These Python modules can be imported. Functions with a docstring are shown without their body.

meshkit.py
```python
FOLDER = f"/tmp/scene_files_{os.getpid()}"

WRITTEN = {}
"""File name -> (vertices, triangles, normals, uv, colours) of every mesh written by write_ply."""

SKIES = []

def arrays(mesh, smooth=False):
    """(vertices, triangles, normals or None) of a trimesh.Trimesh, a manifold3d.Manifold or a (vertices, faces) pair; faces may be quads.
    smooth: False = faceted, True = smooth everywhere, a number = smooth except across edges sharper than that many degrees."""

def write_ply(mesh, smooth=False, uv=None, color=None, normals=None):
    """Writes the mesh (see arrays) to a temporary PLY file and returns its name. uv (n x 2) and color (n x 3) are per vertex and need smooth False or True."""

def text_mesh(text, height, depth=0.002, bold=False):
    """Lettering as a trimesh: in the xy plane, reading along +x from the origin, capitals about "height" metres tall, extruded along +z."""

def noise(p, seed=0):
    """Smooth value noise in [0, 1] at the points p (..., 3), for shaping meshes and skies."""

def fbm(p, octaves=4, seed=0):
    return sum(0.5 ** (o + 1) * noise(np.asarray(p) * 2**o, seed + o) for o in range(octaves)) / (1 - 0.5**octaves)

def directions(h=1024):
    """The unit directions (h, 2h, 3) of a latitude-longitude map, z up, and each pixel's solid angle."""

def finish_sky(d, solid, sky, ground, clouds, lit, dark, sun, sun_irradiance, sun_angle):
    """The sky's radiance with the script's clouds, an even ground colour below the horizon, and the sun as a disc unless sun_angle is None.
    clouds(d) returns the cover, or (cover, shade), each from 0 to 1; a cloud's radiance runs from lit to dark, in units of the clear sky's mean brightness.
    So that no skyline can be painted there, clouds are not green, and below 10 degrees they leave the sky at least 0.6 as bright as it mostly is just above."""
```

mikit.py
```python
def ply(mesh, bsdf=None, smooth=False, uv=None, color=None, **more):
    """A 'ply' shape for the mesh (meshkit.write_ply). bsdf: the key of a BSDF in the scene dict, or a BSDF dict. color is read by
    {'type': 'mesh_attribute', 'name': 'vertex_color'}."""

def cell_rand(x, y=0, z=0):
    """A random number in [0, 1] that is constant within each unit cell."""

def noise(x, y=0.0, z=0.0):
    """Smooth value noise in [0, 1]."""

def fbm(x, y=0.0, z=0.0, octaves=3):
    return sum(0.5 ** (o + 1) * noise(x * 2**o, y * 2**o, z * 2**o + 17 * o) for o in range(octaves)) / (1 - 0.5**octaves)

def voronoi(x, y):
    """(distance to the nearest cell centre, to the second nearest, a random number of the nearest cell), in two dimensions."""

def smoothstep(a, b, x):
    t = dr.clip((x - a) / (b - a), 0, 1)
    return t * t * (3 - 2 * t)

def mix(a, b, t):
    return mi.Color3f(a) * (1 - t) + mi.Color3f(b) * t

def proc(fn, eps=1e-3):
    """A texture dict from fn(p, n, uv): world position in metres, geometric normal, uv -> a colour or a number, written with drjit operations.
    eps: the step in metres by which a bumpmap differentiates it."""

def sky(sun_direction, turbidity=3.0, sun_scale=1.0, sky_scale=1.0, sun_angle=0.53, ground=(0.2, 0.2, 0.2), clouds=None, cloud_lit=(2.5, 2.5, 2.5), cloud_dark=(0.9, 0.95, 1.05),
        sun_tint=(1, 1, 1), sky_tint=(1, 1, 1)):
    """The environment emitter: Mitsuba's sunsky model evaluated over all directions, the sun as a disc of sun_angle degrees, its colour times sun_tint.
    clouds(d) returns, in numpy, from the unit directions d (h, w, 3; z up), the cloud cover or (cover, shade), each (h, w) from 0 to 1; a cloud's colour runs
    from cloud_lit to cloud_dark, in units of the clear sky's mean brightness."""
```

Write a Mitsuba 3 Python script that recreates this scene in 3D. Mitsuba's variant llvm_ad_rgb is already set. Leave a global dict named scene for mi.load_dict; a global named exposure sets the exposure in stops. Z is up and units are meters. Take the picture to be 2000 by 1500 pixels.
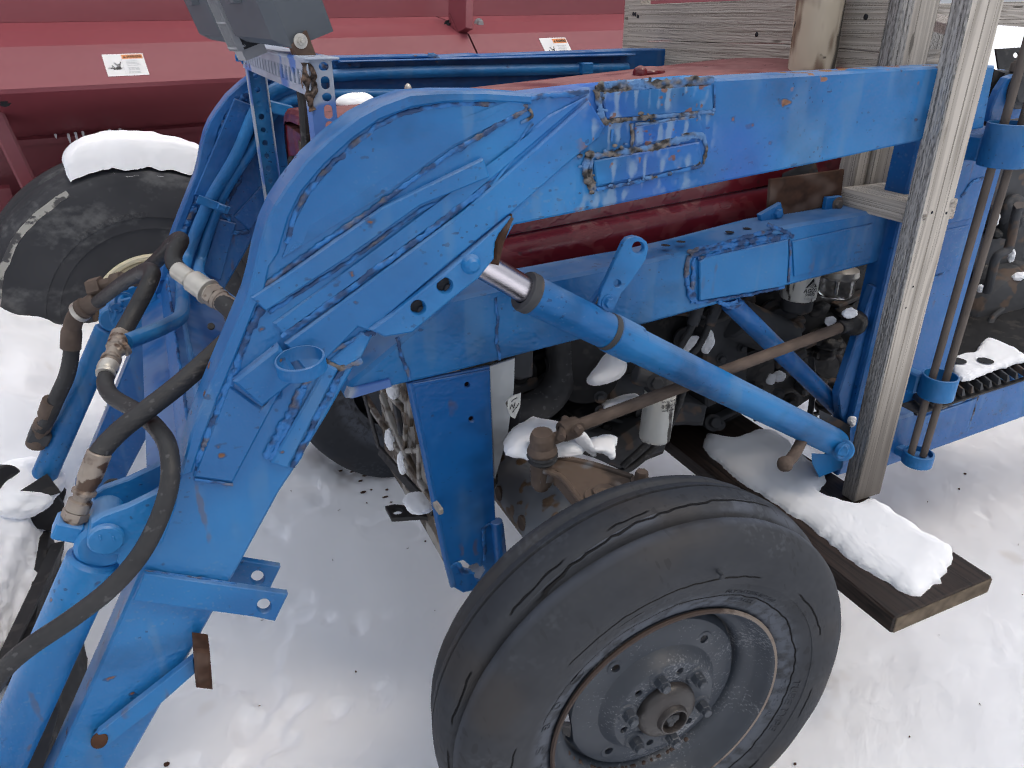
import math, random
import numpy as np, trimesh, shapely
import shapely.geometry as sg
import manifold3d as m3
import mitsuba as mi, drjit as dr
import mikit, meshkit
from mikit import noise, fbm, voronoi, smoothstep, mix, cell_rand
from scipy.spatial import Delaunay
rng = np.random.default_rng(7); random.seed(7)
scene, labels = {}, {}

# ------------------------------------------------------------------ camera, sky, exposure
EYE = np.array([0.0, 0.0, 1.475])
PITCH, YAW, FOC = math.radians(26.2), math.radians(24.7), 1450.0
FWD = np.array([math.sin(YAW)*math.cos(PITCH), math.cos(YAW)*math.cos(PITCH), -math.sin(PITCH)])
RGT = np.array([math.cos(YAW), -math.sin(YAW), 0.0]); UPV = np.cross(RGT, FWD)
T = mi.ScalarTransform4f
scene['camera'] = {'type': 'perspective', 'fov': math.degrees(2*math.atan(1000/FOC)), 'fov_axis': 'x', 'near_clip': 0.05, 'far_clip': 900.0,
                   'to_world': T().look_at(origin=EYE.tolist(), target=(EYE+FWD).tolist(), up=[0, 0, 1])}
scene['daylight'] = mikit.sky((0.34, -0.38, 0.86), turbidity=4, sun_scale=0.34, sun_angle=20, ground=(.6, .6, .62),
                         clouds=lambda d: (1.0, 1-np.clip(d[..., 2], 0, 1)),                    # overcast: zenith about three times as bright as the horizon
                         cloud_lit=(3.0, 3.12, 3.36), cloud_dark=(1.1, 1.16, 1.27), sun_tint=(.95, .97, 1.02))
exposure = 1.38

# ------------------------------------------------------------------ survey helpers: sight lines of the survey station cut with real planes
def sight(px, py): return FWD + RGT*(px-1000)/FOC - UPV*(py-750)/FOC
def A(px, py, y): r = sight(px, py); return EYE + r*(y/r[1])                 # point on the upright plane Y = y
def AX(px, py, x): r = sight(px, py); return EYE + r*(x/r[0])                # on X = x
def AZ(px, py, z): r = sight(px, py); return EYE + r*((z-EYE[2])/r[2])       # on Z = z
def XZ(pts, y): return [tuple(A(px, py, y)[[0, 2]]) for px, py in pts]
V = lambda *a: np.array(a, float)
def unit(v): v = np.asarray(v, float); return v/np.linalg.norm(v)

# ------------------------------------------------------------------ mesh helpers
def TM(v, f): return trimesh.Trimesh(np.asarray(v, float), np.asarray(f, int), process=False)
def cat(ms): return trimesh.util.concatenate(ms)
def inset(ring, b, sign):
    r = np.asarray(ring, float); n = len(r); out = []
    for i in range(n):
        a, c, d = r[i-1], r[i], r[(i+1) % n]
        e1, e2 = unit(c-a), unit(d-c)
        n1, n2 = V(-e1[1], e1[0]), V(-e2[1], e2[0])
        m = n1+n2; l = m@m
        m = n1 if l < .2 else m*2/l
        out.append(c+sign*b*m)
    return np.array(out)
def clean(ring):
    r = [tuple(ring[0])]
    for p in ring[1:]:
        if math.dist(p, r[-1]) > 1e-5: r.append(tuple(p))
    if math.dist(r[0], r[-1]) < 1e-5: r.pop()
    a = sum(r[i-1][0]*r[i][1]-r[i][0]*r[i-1][1] for i in range(len(r)))
    return r if a > 0 else r[::-1]
def slab(poly, y0, y1, bev=.0025, holes=(), hole_bev=None):
    """Plate standing in an XZ plane: front face at y0 (towards -y), back at y1, front edges chamfered."""
    hb = bev if hole_bev is None else hole_bev
    rings = [clean(poly)] + [clean(h)[::-1] for h in holes]
    full = [np.array(r) for r in rings]
    ins = [inset(r, bev if i == 0 else hb, 1) for i, r in enumerate(full)]
    def faces(rs):
        p = sg.Polygon(rs[0], [x for x in rs[1:]])
        v = np.vstack(rs)
        tv, tf = trimesh.creation.triangulate_polygon(p, engine='earcut')
        from scipy.spatial import cKDTree
        return v, cKDTree(v).query(tv)[1][tf]
    fv, ff = faces(ins); bv, bf = faces(full)
    def orient(v, f, s):
        t = v[f]; a = (t[:, 1, 0]-t[:, 0, 0])*(t[:, 2, 1]-t[:, 0, 1])-(t[:, 1, 1]-t[:, 0, 1])*(t[:, 2, 0]-t[:, 0, 0])
        f = f.copy(); bad = (a*s) < 0; f[bad] = f[bad][:, ::-1]; return f
    ff, bf = orient(fv, ff, 1), orient(bv, bf, -1)
    N = len(fv)
    mk = lambda v, y: np.stack([v[:, 0], np.full(len(v), y), v[:, 1]], 1)
    fl = np.vstack(full)
    mb = min(max(bev, hb), abs(y1-y0)*.5)*(1 if y1 > y0 else -1)
    verts = np.vstack([mk(fv, y0), mk(fl, y0+mb), mk(fl, y1), ])
    F = [ff, bf+2*N]; o = 0
    for r in full:
        n = len(r); i = np.arange(n); j = (i+1) % n
        for a, b in ((0, N), (N, 2*N)):
            F += [np.stack([o+i+a, o+i+b, o+j+b], 1), np.stack([o+i+a, o+j+b, o+j+a], 1)]
        o += n
    m = TM(verts, np.vstack(F))
    if y1 < y0: m.faces = m.faces[:, ::-1]
    return m
def pslab(px, y0, y1, bev=.0025, holes=(), hole_bev=None):
    return slab(XZ(px, y0), y0, y1, bev, [XZ(h, y0) for h in holes], hole_bev)
def circ(c, r, n=24, a0=0): return [(c[0]+r*math.cos(a0+2*math.pi*i/n), c[1]+r*math.sin(a0+2*math.pi*i/n)) for i in range(n)]
def spline(pts, step=.01, closed=False):
    p = np.asarray(pts, float); out = []
    n = len(p); seg = n if closed else n-1
    for i in range(seg):
        g = lambda k: p[(i+k) % n] if closed else (p[i+k] if 0 <= i+k < n else (2*p[0]-p[1] if i+k < 0 else 2*p[-1]-p[-2]))
        p0, p1, p2, p3 = g(-1), g(0), g(1), g(2)
        d01, d12, d23 = [max(np.linalg.norm(b-a), 1e-6)**.5 for a, b in ((p0, p1), (p1, p2), (p2, p3))]
        m1 = (p2-p1)+d12*((p1-p0)/d01-(p2-p0)/(d01+d12)); m2 = (p2-p1)+d12*((p3-p2)/d23-(p3-p1)/(d12+d23))
        k = max(2, int(np.linalg.norm(p2-p1)/step)); t = np.linspace(0, 1, k, endpoint=False)[:, None]
        out.append((2*t**3-3*t**2+1)*p1+(t**3-2*t**2+t)*m1+(-2*t**3+3*t**2)*p2+(t**3-t**2)*m2)
    if not closed: out.append(p[-1:])
    return np.vstack(out)
def sweep(path, r, sides=14, cap=True, closed=False):
    p = np.asarray(path, float); n = len(p); r = np.broadcast_to(np.asarray(r, float), (n,))
    t = np.roll(p, -1, 0)-np.roll(p, 1, 0) if closed else np.gradient(p, axis=0)
    t /= np.linalg.norm(t, axis=1, keepdims=True)+1e-12
    a = np.cross(t[0], [0, 0, 1] if abs(t[0][2]) < .9 else [1, 0, 0]); us = []
    for i in range(n):
        a = a-t[i]*(a@t[i]); a = unit(a); us.append(a)
    u = np.array(us); w = np.cross(t, u); ang = np.arange(sides)*2*np.pi/sides
    v = p[:, None]+r[:, None, None]*(np.cos(ang)[None, :, None]*u[:, None]+np.sin(ang)[None, :, None]*w[:, None])
    rows = n if closed else n-1
    i, j = np.meshgrid(np.arange(rows), np.arange(sides), indexing='ij')
    i2 = (i+1) % n; j2 = (j+1) % sides
    q = np.stack([i*sides+j, i*sides+j2, i2*sides+j2, i2*sides+j], -1).reshape(-1, 4)
    f = np.vstack([q[:, [0, 1, 2]], q[:, [0, 2, 3]]]); v = v.reshape(-1, 3)
    if cap and not closed:
        v = np.vstack([v, p[0], p[-1]]); k = np.arange(sides); k2 = (k+1) % sides
        f = np.vstack([f, np.stack([k2, k, k*0+len(v)-2], 1), np.stack([(n-1)*sides+k, (n-1)*sides+k2, k*0+len(v)-1], 1)])
    return TM(v, f)
def pipe(pts, r, sides=14, step=.012): return sweep(spline(pts, step), r, sides)
def lathe(prof, o, ax, seg=48, closed=False):
    """prof: (radius, distance along ax). Radius 0 at the ends makes poles."""
    ax = unit(ax); u = unit(np.cross(ax, [0, 0, 1] if abs(ax[2]) < .9 else [1, 0, 0])); w = np.cross(ax, u)
    pr_ = np.asarray(prof, float); n = len(pr_); ang = np.arange(seg)*2*np.pi/seg
    v = np.asarray(o, float)+pr_[:, None, 1:2]*ax+pr_[:, None, 0:1]*(np.cos(ang)[None, :, None]*u+np.sin(ang)[None, :, None]*w)
    rows = n if closed else n-1
    i, j = np.meshgrid(np.arange(rows), np.arange(seg), indexing='ij'); i2 = (i+1) % n; j2 = (j+1) % seg
    q = np.stack([i*seg+j, i*seg+j2, i2*seg+j2, i2*seg+j], -1).reshape(-1, 4)
    m = TM(v.reshape(-1, 3), np.vstack([q[:, [0, 1, 2]], q[:, [0, 2, 3]]]))
    m.merge_vertices(); m.update_faces(m.nondegenerate_faces())
    if m.is_watertight and m.volume < 0: m.invert()
    return m
def rod(a, b, r, ch=.0, sides=32):
    a, b = np.asarray(a, float), np.asarray(b, float); L = np.linalg.norm(b-a); ch = min(ch or r*.12, L*.4)
    return lathe([(0, 0), (r-ch, 0), (r, ch), (r, L-ch), (r-ch, L), (0, L)], a, b-a, sides)
def ring(c, ax, ro, ri, h, seg=48, ch=.0012):
    return lathe([(ri, 0), (ro-ch, 0), (ro, ch), (ro, h-ch), (ro-ch, h), (ri, h)], np.asarray(c)-unit(ax)*h/2, ax, seg, closed=True)
def hexbolt(c, ax, r, h, washer=True, seed=0):
    ms = [lathe([(0, 0), (r, 0), (r, h*.8), (r*.88, h), (0, h)], c, ax, 6)]
    if washer: ms.append(lathe([(0, 0), (r*1.5, 0), (r*1.5, r*.22), (r*.5, r*.25)], c, ax, 20))
    return cat(ms)
def box(c, s, R=None, ch=.003):
    hx, hy, hz = np.asarray(s, float)/2; ch = min(ch, hx*.8, hy*.8, hz*.8)
    pts = []
    for sx in (-1, 1):
        for sy in (-1, 1):
            for sz in (-1, 1):
                for k in range(3):
                    d = V(ch, ch, ch); d[k] = 0
                    pts.append(V(sx, sy, sz)*(V(hx, hy, hz)-d))
    m = trimesh.convex.convex_hull(np.array(pts))
    v = m.vertices if R is None else m.vertices@np.asarray(R).T
    return TM(v+np.asarray(c), m.faces)
def hull(pts): m = trimesh.convex.convex_hull(np.asarray(pts, float)); return TM(m.vertices, m.faces)
def basis(z, x=None):
    z = unit(z); x = np.asarray(x if x is not None else ([0, 0, 1] if abs(z[2]) < .9 else [1, 0, 0]), float)
    x = unit(x-z*(x@z)); return np.stack([x, np.cross(z, x), z], 1)
def bar(a, b, w, t, up=(0, -1, 0), ch=.002):
    """Flat bar from a to b, width w across, thickness t along 'up'."""
    a, b = np.asarray(a, float), np.asarray(b, float); d = unit(b-a); n = np.asarray(up, float); n = unit(n-d*(n@d)); s = np.cross(n, d)
    return box((a+b)/2, (np.linalg.norm(b-a), w, t), np.stack([d, s, n], 1), ch)
def to_man(m):
    m = m.copy(); m.merge_vertices()
    if m.volume < 0: m.invert()
    return m3.Manifold(m3.Mesh(np.asarray(m.vertices, np.float32), np.asarray(m.faces, np.uint32)))
def from_man(M): q = M.to_mesh(); return TM(q.vert_properties[:, :3], q.tri_verts)
def cut(m, cutters):
    M = to_man(m)
    if M.is_empty(): return m
    for c in cutters: M = M-to_man(c)
    return from_man(M)
def bead(path, r=.005, seed=0, rough=.45, step=.0025, sides=8):
    r = r*.62
    """A hand-laid weld: an uneven, rippled string of metal."""
    p = spline(path, step); s = np.concatenate([[0], np.cumsum(np.linalg.norm(np.diff(p, axis=0), axis=1))])
    q = np.stack([s/.006, s*0+seed*3.1, s*0], 1)
    rr = r*(1-rough*.5+rough*meshkit.noise(q, seed)+.35*rough*np.abs(np.sin(s/.0045+4*meshkit.noise(q*.3, seed+5))))
    jit = np.stack([meshkit.noise(q*.5, seed+k)-.5 for k in (1, 2, 3)], 1)*r*1.1
    m = sweep(p+jit, rr, sides)
    y = p[:, 1]
    if np.ptp(y) < .006: m.vertices = np.c_[m.vertices[:, 0], y.mean()+(m.vertices[:, 1]-y.mean())*.55, m.vertices[:, 2]]
    v = m.vertices; v = v+(meshkit.noise(v/.0032, seed+9)[:, None]-.5)*r*.5*unit2(m.vertex_normals); m.vertices = v
    return m
def unit2(a): return a/(np.linalg.norm(a, axis=1, keepdims=True)+1e-12)
def rough_up(m, amp, size, seed=0, octaves=3):
    n = m.vertex_normals; m = m.copy(); m.vertices = m.vertices+(meshkit.fbm(m.vertices/size, octaves, seed)[:, None]-.5)*2*amp*n; return m
def lump(c, s, seed=0, amp=.22, size=.6, flat=None, sub=4):
    """Lump (snow, ice, casting): an icosphere pulled about by noise; cut flat below by 'flat' (fraction of half height)."""
    m = trimesh.creation.icosphere(subdivisions=sub); v = m.vertices.copy()
    v *= (1+amp*2*(meshkit.fbm(v/size+seed*7.3, 3, seed)-.5))[:, None]
    if flat is not None: v[:, 2] = np.where(v[:, 2] < -flat, -flat+(v[:, 2]+flat)*.08, v[:, 2])
    return TM(v*np.asarray(s)+np.asarray(c), m.faces)
def pad(poly3, up, h, seed=0, step=.012, edge=.03, amp=.25, bumpsize=.09, ragged=.006):
    """Snow lying on a surface: poly3 is its outline (3D, nearly flat), up the direction in which it swells."""
    P = np.asarray(poly3, float); up = unit(up); c = P.mean(0); B = basis(up); q = (P-c)@B
    fit = np.linalg.lstsq(np.c_[q[:, :2], np.ones(len(q))], q[:, 2], rcond=None)[0]
    ringp = spline(q[:, :2], step*.7, closed=True)
    ringp = ringp+(np.stack([meshkit.fbm(np.c_[ringp/.02, ringp[:, :1]*0+k], 2, seed+k) for k in (1, 2)], 1)-.5)*2*ragged
    g = sg.Polygon(ringp).buffer(0)
    if g.geom_type != 'Polygon': g = max(g.geoms, key=lambda k: k.area)
    ringp = np.array(g.exterior.coords)[:-1]
    x0, y0, x1, y1 = g.bounds
    gx, gy = np.meshgrid(np.arange(x0, x1, step), np.arange(y0, y1, step)); pts = np.c_[gx.ravel(), gy.ravel()]
    pts = pts+(np.random.default_rng(seed).random(pts.shape)-.5)*step*.5
    sp = shapely.points(pts); d = shapely.distance(sp, g.exterior); ok = shapely.contains(g, sp) & (d > step*.45)
    pts, d = pts[ok], d[ok]
    extra = []
    for k, f_ in enumerate((.12, .35)):
        gi = g.buffer(-edge*f_*.6)
        if gi.is_empty: continue
        for gg in getattr(gi, 'geoms', [gi]):
            L = gg.exterior.length; extra += [gg.exterior.interpolate(t).coords[0] for t in np.arange(0, L, step*.8)]
    if extra:
        e = np.array(extra); de = shapely.distance(shapely.points(e), g.exterior); pts, d = np.vstack([e, pts]), np.r_[de, d]
    allp = np.vstack([ringp, pts]); dd = np.r_[np.zeros(len(ringp)), d]
    t = np.clip(dd/edge, 0, 1); z = h*(1-(1-t)**2)**.62
    z *= 1+amp*2*(meshkit.fbm(np.c_[allp/bumpsize, allp[:, :1]*0], 3, seed)-.5)
    z += np.clip(dd/edge*3, 0, 1)*.0018*(meshkit.fbm(np.c_[allp/.022, allp[:, :1]*0], 2, seed+3)-.5)
    tri = Delaunay(allp).simplices; cen = allp[tri].mean(1); tri = tri[shapely.contains(g, shapely.points(cen))]
    base = allp@fit[:2]+fit[2]
    top = np.c_[allp, base+z]; bot = np.c_[allp, base-.004]
    a = allp[tri]; s = (a[:, 1, 0]-a[:, 0, 0])*(a[:, 2, 1]-a[:, 0, 1])-(a[:, 1, 1]-a[:, 0, 1])*(a[:, 2, 0]-a[:, 0, 0])
    tri[s < 0] = tri[s < 0][:, ::-1]
    n, k = len(allp), np.arange(len(ringp)); k2 = (k+1) % len(ringp)
    side = np.vstack([np.stack([k, k+n, k2+n], 1), np.stack([k, k2+n, k2], 1)])
    area = sg.LinearRing(ringp).is_ccw
    if not area: side = side[:, ::-1]
    m = TM(np.vstack([top, bot])@B.T+c, np.vstack([tri, tri[:, ::-1]+n, side]))
    return m

# ------------------------------------------------------------------ scene bookkeeping
def key_of(name):
    if name not in scene and name not in labels: return name
    k = 1
    while f'{name}_{k:03d}' in scene or f'{name}_{k:03d}' in labels: k += 1
    return f'{name}_{k:03d}'
def part(name, mesh, mat, smooth=30, label=None, kind=None, **kw):
    k = key_of(name); scene[k] = mikit.ply(mesh, mat, smooth=smooth, **kw)
    if label or kind: labels[k] = {**({'label': label} if label else {}), **({'kind': kind} if kind else {})}
    return k
def thing(name, label, category, group=None):
    k = key_of(name); labels[k] = {'label': label, 'category': category, **({'group': group} if group else {})}; return k
def solo(name, mesh, mat, label, category, smooth=30, group=None, kind=None):
    k = key_of(name); scene[k] = mikit.ply(mesh, mat, smooth=smooth)
    labels[k] = {'label': label, 'category': category, **({'group': group} if group else {}), **({'kind': kind} if kind else {})}; return k

# ------------------------------------------------------------------ materials
def mat(name, base, rough=.5, metallic=0., spec=.5, bump=None, bscale=1., eps=1e-3, coat=0., coat_gloss=.8, two=True):
    c = mikit.proc(base) if callable(base) else {'type': 'rgb', 'value': list(base)}
    r = mikit.proc(rough) if callable(rough) else float(rough)
    d = {'type': 'principled', 'base_color': c, 'roughness': r, 'specular': float(spec)}
    if metallic: d['metallic'] = float(metallic)
    if coat: d['clearcoat'], d['clearcoat_gloss'] = float(coat), float(coat_gloss)
    if bump: d = {'type': 'bumpmap', 'tex': mikit.proc(bump, eps), 'scale': float(bscale), 'nested': d}
    scene[name] = {'type': 'twosided', 'nested': d} if two else d
S = smoothstep
def nz(p, k, o=0): return noise(p.x*k+o, p.y*k+o*1.7, p.z*k-o)
def fb(p, k, o=0, octv=3): return fbm(p.x*k+o, p.y*k+o*1.7, p.z*k-o, octaves=octv)
RUST1, RUST2 = mi.Color3f(.09, .035, .017), mi.Color3f(.21, .10, .05)

def blue_base(p, n=None, chip=.80, deep=(.0065, .104, .305), lite=(.013, .164, .420)):
    c = mix(deep, lite, S(.3, .7, fb(p, 4.0)))
    c = mix(c, (.035, .16, .36), .25*S(.55, .8, fb(p, 11.0, 3)))                      # chalked, thin paint
    c = mix(c, (.12, .21, .33), .25*S(.70, .76, fb(p, 170, 8, 2))*S(.45, .7, fb(p, 6, 9)))      # pale specks
    c = mix(c, (.006, .02, .06), .6*S(.735, .775, fb(p, 130, 18, 2))*S(.45, .65, fb(p, 8, 19)))  # dark pinholes
    c = c*(1-.30*S(.50, .70, fbm(p.x*6, p.y*6, p.z*2.5)*.7+.3*fb(p, 24, 41)))                  # old grease film
    c = mix(c, (.10, .20, .33), .28*S(.55, .75, noise(p.x*55, p.y*55, p.z*5)*.5+.5*fb(p, 10, 47)))  # pale water streaks
    c = mix(c, (.10, .06, .04), .5*S(.70, .80, noise(p.x*75, p.y*75, p.z*6)*.6+.4*fb(p, 30, 57))*S(.48, .66, fb(p, 5, 53)))   # rust runs
    if n is not None: c = mix(c, (.24, .31, .44), .36*S(.35, .85, n.z)*S(.25, .6, fb(p, 13, 7)))  # chalk and dust on top faces
    g = fb(p, 46.0, 5)*.7+.3*fb(p, 9, 31)+.05*fb(p, 200, 3, 2)
    c = mix(c, mi.Color3f(.008, .03, .09), S(chip-.05, chip-.01, g)*.6)
    c = mix(c, mix(RUST1, RUST2, nz(p, 160)), S(chip, chip+.025, g))
    return c
def blue_bump(p, n, uv): return .0016*fb(p, 60, 2) + .0010*fb(p, 170, 4, 2)  + .0012*fb(p, 22, 8, 2)
mat('blue_paint', lambda p, n, uv: blue_base(p, n), lambda p, n, uv: .30+.25*fb(p, 18, 1), spec=.4, bump=blue_bump)
def patchy(p):                                                                        # the burnt, rusting patch on the near arm, a place on the steel
    a = S(.565, .60, p.x)*S(.86, .80, p.x)*S(1.14, 1.17, p.z)
    return a
def blue_arm(p, n, uv):
    c = blue_base(p, n, .76)
    a = patchy(p)
    royal = S(.42, .62, p.x)*S(1.02, .86, p.x)*S(1.12, 1.2, p.z)
    c = mix(c, (.012, .075, .42), .6*royal*S(.35, .6, fb(p, 5, 11)))
    run = S(.52, .72, noise(p.x*120, p.y*10, p.z*16)*.5+.5*fb(p, 45, 6))
    c = mix(c, (.20, .30, .42), .6*a*run)
    c = mix(c, mix(RUST1, RUST2, nz(p, 130)), .85*a*S(.64, .70, fb(p, 44, 15)*.8+.2*nz(p, 180)))
    top = S(1.355, 1.385, p.z)*S(.9, 1.0, p.x)
    c = mix(c, RUST2, top*S(.64, .70, fb(p, 38, 21)))
    return c
mat('shaded_blue', lambda p, n, uv: blue_base(p, n, .80, (.004, .078, .265), (.007, .106, .335)), lambda p, n, uv: .28+.25*fb(p, 18, 1), spec=.5, bump=blue_bump)  # darker copy of the blue paint: shade on guard, tower, far arm coloured in
mat('blue_arm_paint', blue_arm, lambda p, n, uv: .30+.22*fb(p, 18, 1)+.3*patchy(p), spec=.5, bump=lambda p, n, uv: blue_bump(p, n, uv)+.003*patchy(p)*fb(p, 45, 9))
def weld_col(p, n, uv):
    g = fb(p, 55, 3)
    c = mix((.006, .04, .13), (.014, .13, .38), S(.35, .6, g))
    c = mix(c, mix((.02, .02, .025), (.15, .13, .12), nz(p, 240)), .7*S(.64, .74, fb(p, 27, 8)))
    return c
mat('weld_steel', weld_col, .5, bump=lambda p, n, uv: .003*fb(p, 140, 3), spec=.5)
mat('rusty_weld', lambda p, n, uv: mix(mix((.012, .012, .013), (.15, .135, .125), S(.3, .75, fb(p, 120, 3))), (.07, .17, .36), S(.42, .60, fb(p, 40, 4))), .75, bump=lambda p, n, uv: .004*fb(p, 150, 3))
mat('rust', lambda p, n, uv: mix(mix((.020, .012, .010), (.085, .042, .026), fb(p, 60)), (.11, .075, .06), S(.55, .75, fb(p, 14, 3))), .85, bump=lambda p, n, uv: .0014*fb(p, 220, 1), spec=.2)
mat('rusty_corner', lambda p, n, uv: mix((.020, .015, .013), mix((.14, .075, .045), (.17, .15, .14), fb(p, 60, 7)), S(.3, .7, fb(p, 120, 3))), .85, bump=lambda p, n, uv: .006*fb(p, 170, 1), spec=.2)
mat('rod_steel', lambda p, n, uv: mix((.065, .052, .046), (.14, .118, .105), fbm(p.x*40, p.y*40, p.z*15)), .7, bump=lambda p, n, uv: .0006*fb(p, 300, 1), spec=.3)
def galv(p, n, uv):
    c = mix((.24, .29, .38), (.34, .38, .45), fb(p, 20)); c = mix(c, (.07, .16, .42), S(.52, .62, fb(p, 12, 5)))
    return mix(c, (.10, .06, .04), S(.70, .76, fb(p, 34, 9)))
mat('angle_iron', galv, .5, bump=lambda p, n, uv: .0006*fb(p, 90, 2), spec=.5)
def hood_red(p, n, uv):
    up = S(.55, .8, dr.abs(n.z)); g = fb(p, 9, 2); peel = S(.58, .61, fb(p, 22, 4)+.12*nz(p, 90))
    c = mix((.080, .007, .013), (.135, .014, .021), g)
    c = mix(c, (.27, .10, .10), peel*.12)
    c = mix(c, mix((.26, .115, .11), (.15, .045, .048), fb(p, 30, 5)), up*S(.25, .5, g))
    return mix(c, (.05, .02, .02), S(.70, .76, fb(p, 45, 8))*.6)
mat('hood_paint', hood_red, lambda p, n, uv: .18+.4*S(.55, .8, dr.abs(n.z))+.25*S(.58, .61, fb(p, 22, 4)), spec=.5, bump=lambda p, n, uv: .0003*S(.57, .60, fb(p, 22, 4)+.12*nz(p, 90))+.0004*fb(p, 16, 9))
def mach_red(p, n, uv):
    c = mix((.200, .043, .056), (.240, .058, .073), fb(p, 2, 1)); return mix(c, (.33, .13, .15), .2*S(.4, .8, fbm(p.x*1.2, p.y*1.2, p.z*9)))
mat('machine_paint', mach_red, .42, spec=.55, bump=lambda p, n, uv: .002*fb(p, 5, 2)+.0003*fb(p, 80, 3))
def rubber(p, n, uv):
    q = mi.Vector3f(p.x-.616, p.y-.80, p.z-.408); r = dr.sqrt(q.x*q.x+q.z*q.z); a = dr.atan2(q.z, q.x)
    c = mix((.019, .0215, .027), (.036, .040, .049), fb(p, 12, 2)*.7+.3*fb(p, 70, 2))
    c = mix(c, (.042, .036, .033), .5*S(.5, .75, fb(p, 7, 4))*S(.27, .33, r))          # brown ageing
    c = mix(c, (.085, .098, .125), .7*S(.275, .235, r)*S(.25, .6, fb(p, 60, 7)))          # road dust round the bead
    sp = S(.45, .75, fb(p, 120, 1, 2))*S(.48, .7, fb(p, 9, 8)); c = mix(c, (.075, .084, .10), .45*sp)
    ridge = S(.372, .380, r)*S(.392, .384, r)*dr.select(p.y < .76, 1., 0.); c = mix(c, (.10, .115, .15), .45*ridge*S(.3, .6, fb(p, 14, 6)))
    scr = S(.74, .80, noise(p.x*160+p.z*60, p.y*90, p.z*35-p.x*50)); c = mix(c, (.012, .012, .013), .35*scr*S(.45, .6, fb(p, 8, 12)))
    return mix(c, (.005, .005, .006), crack(a, r, p))
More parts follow.
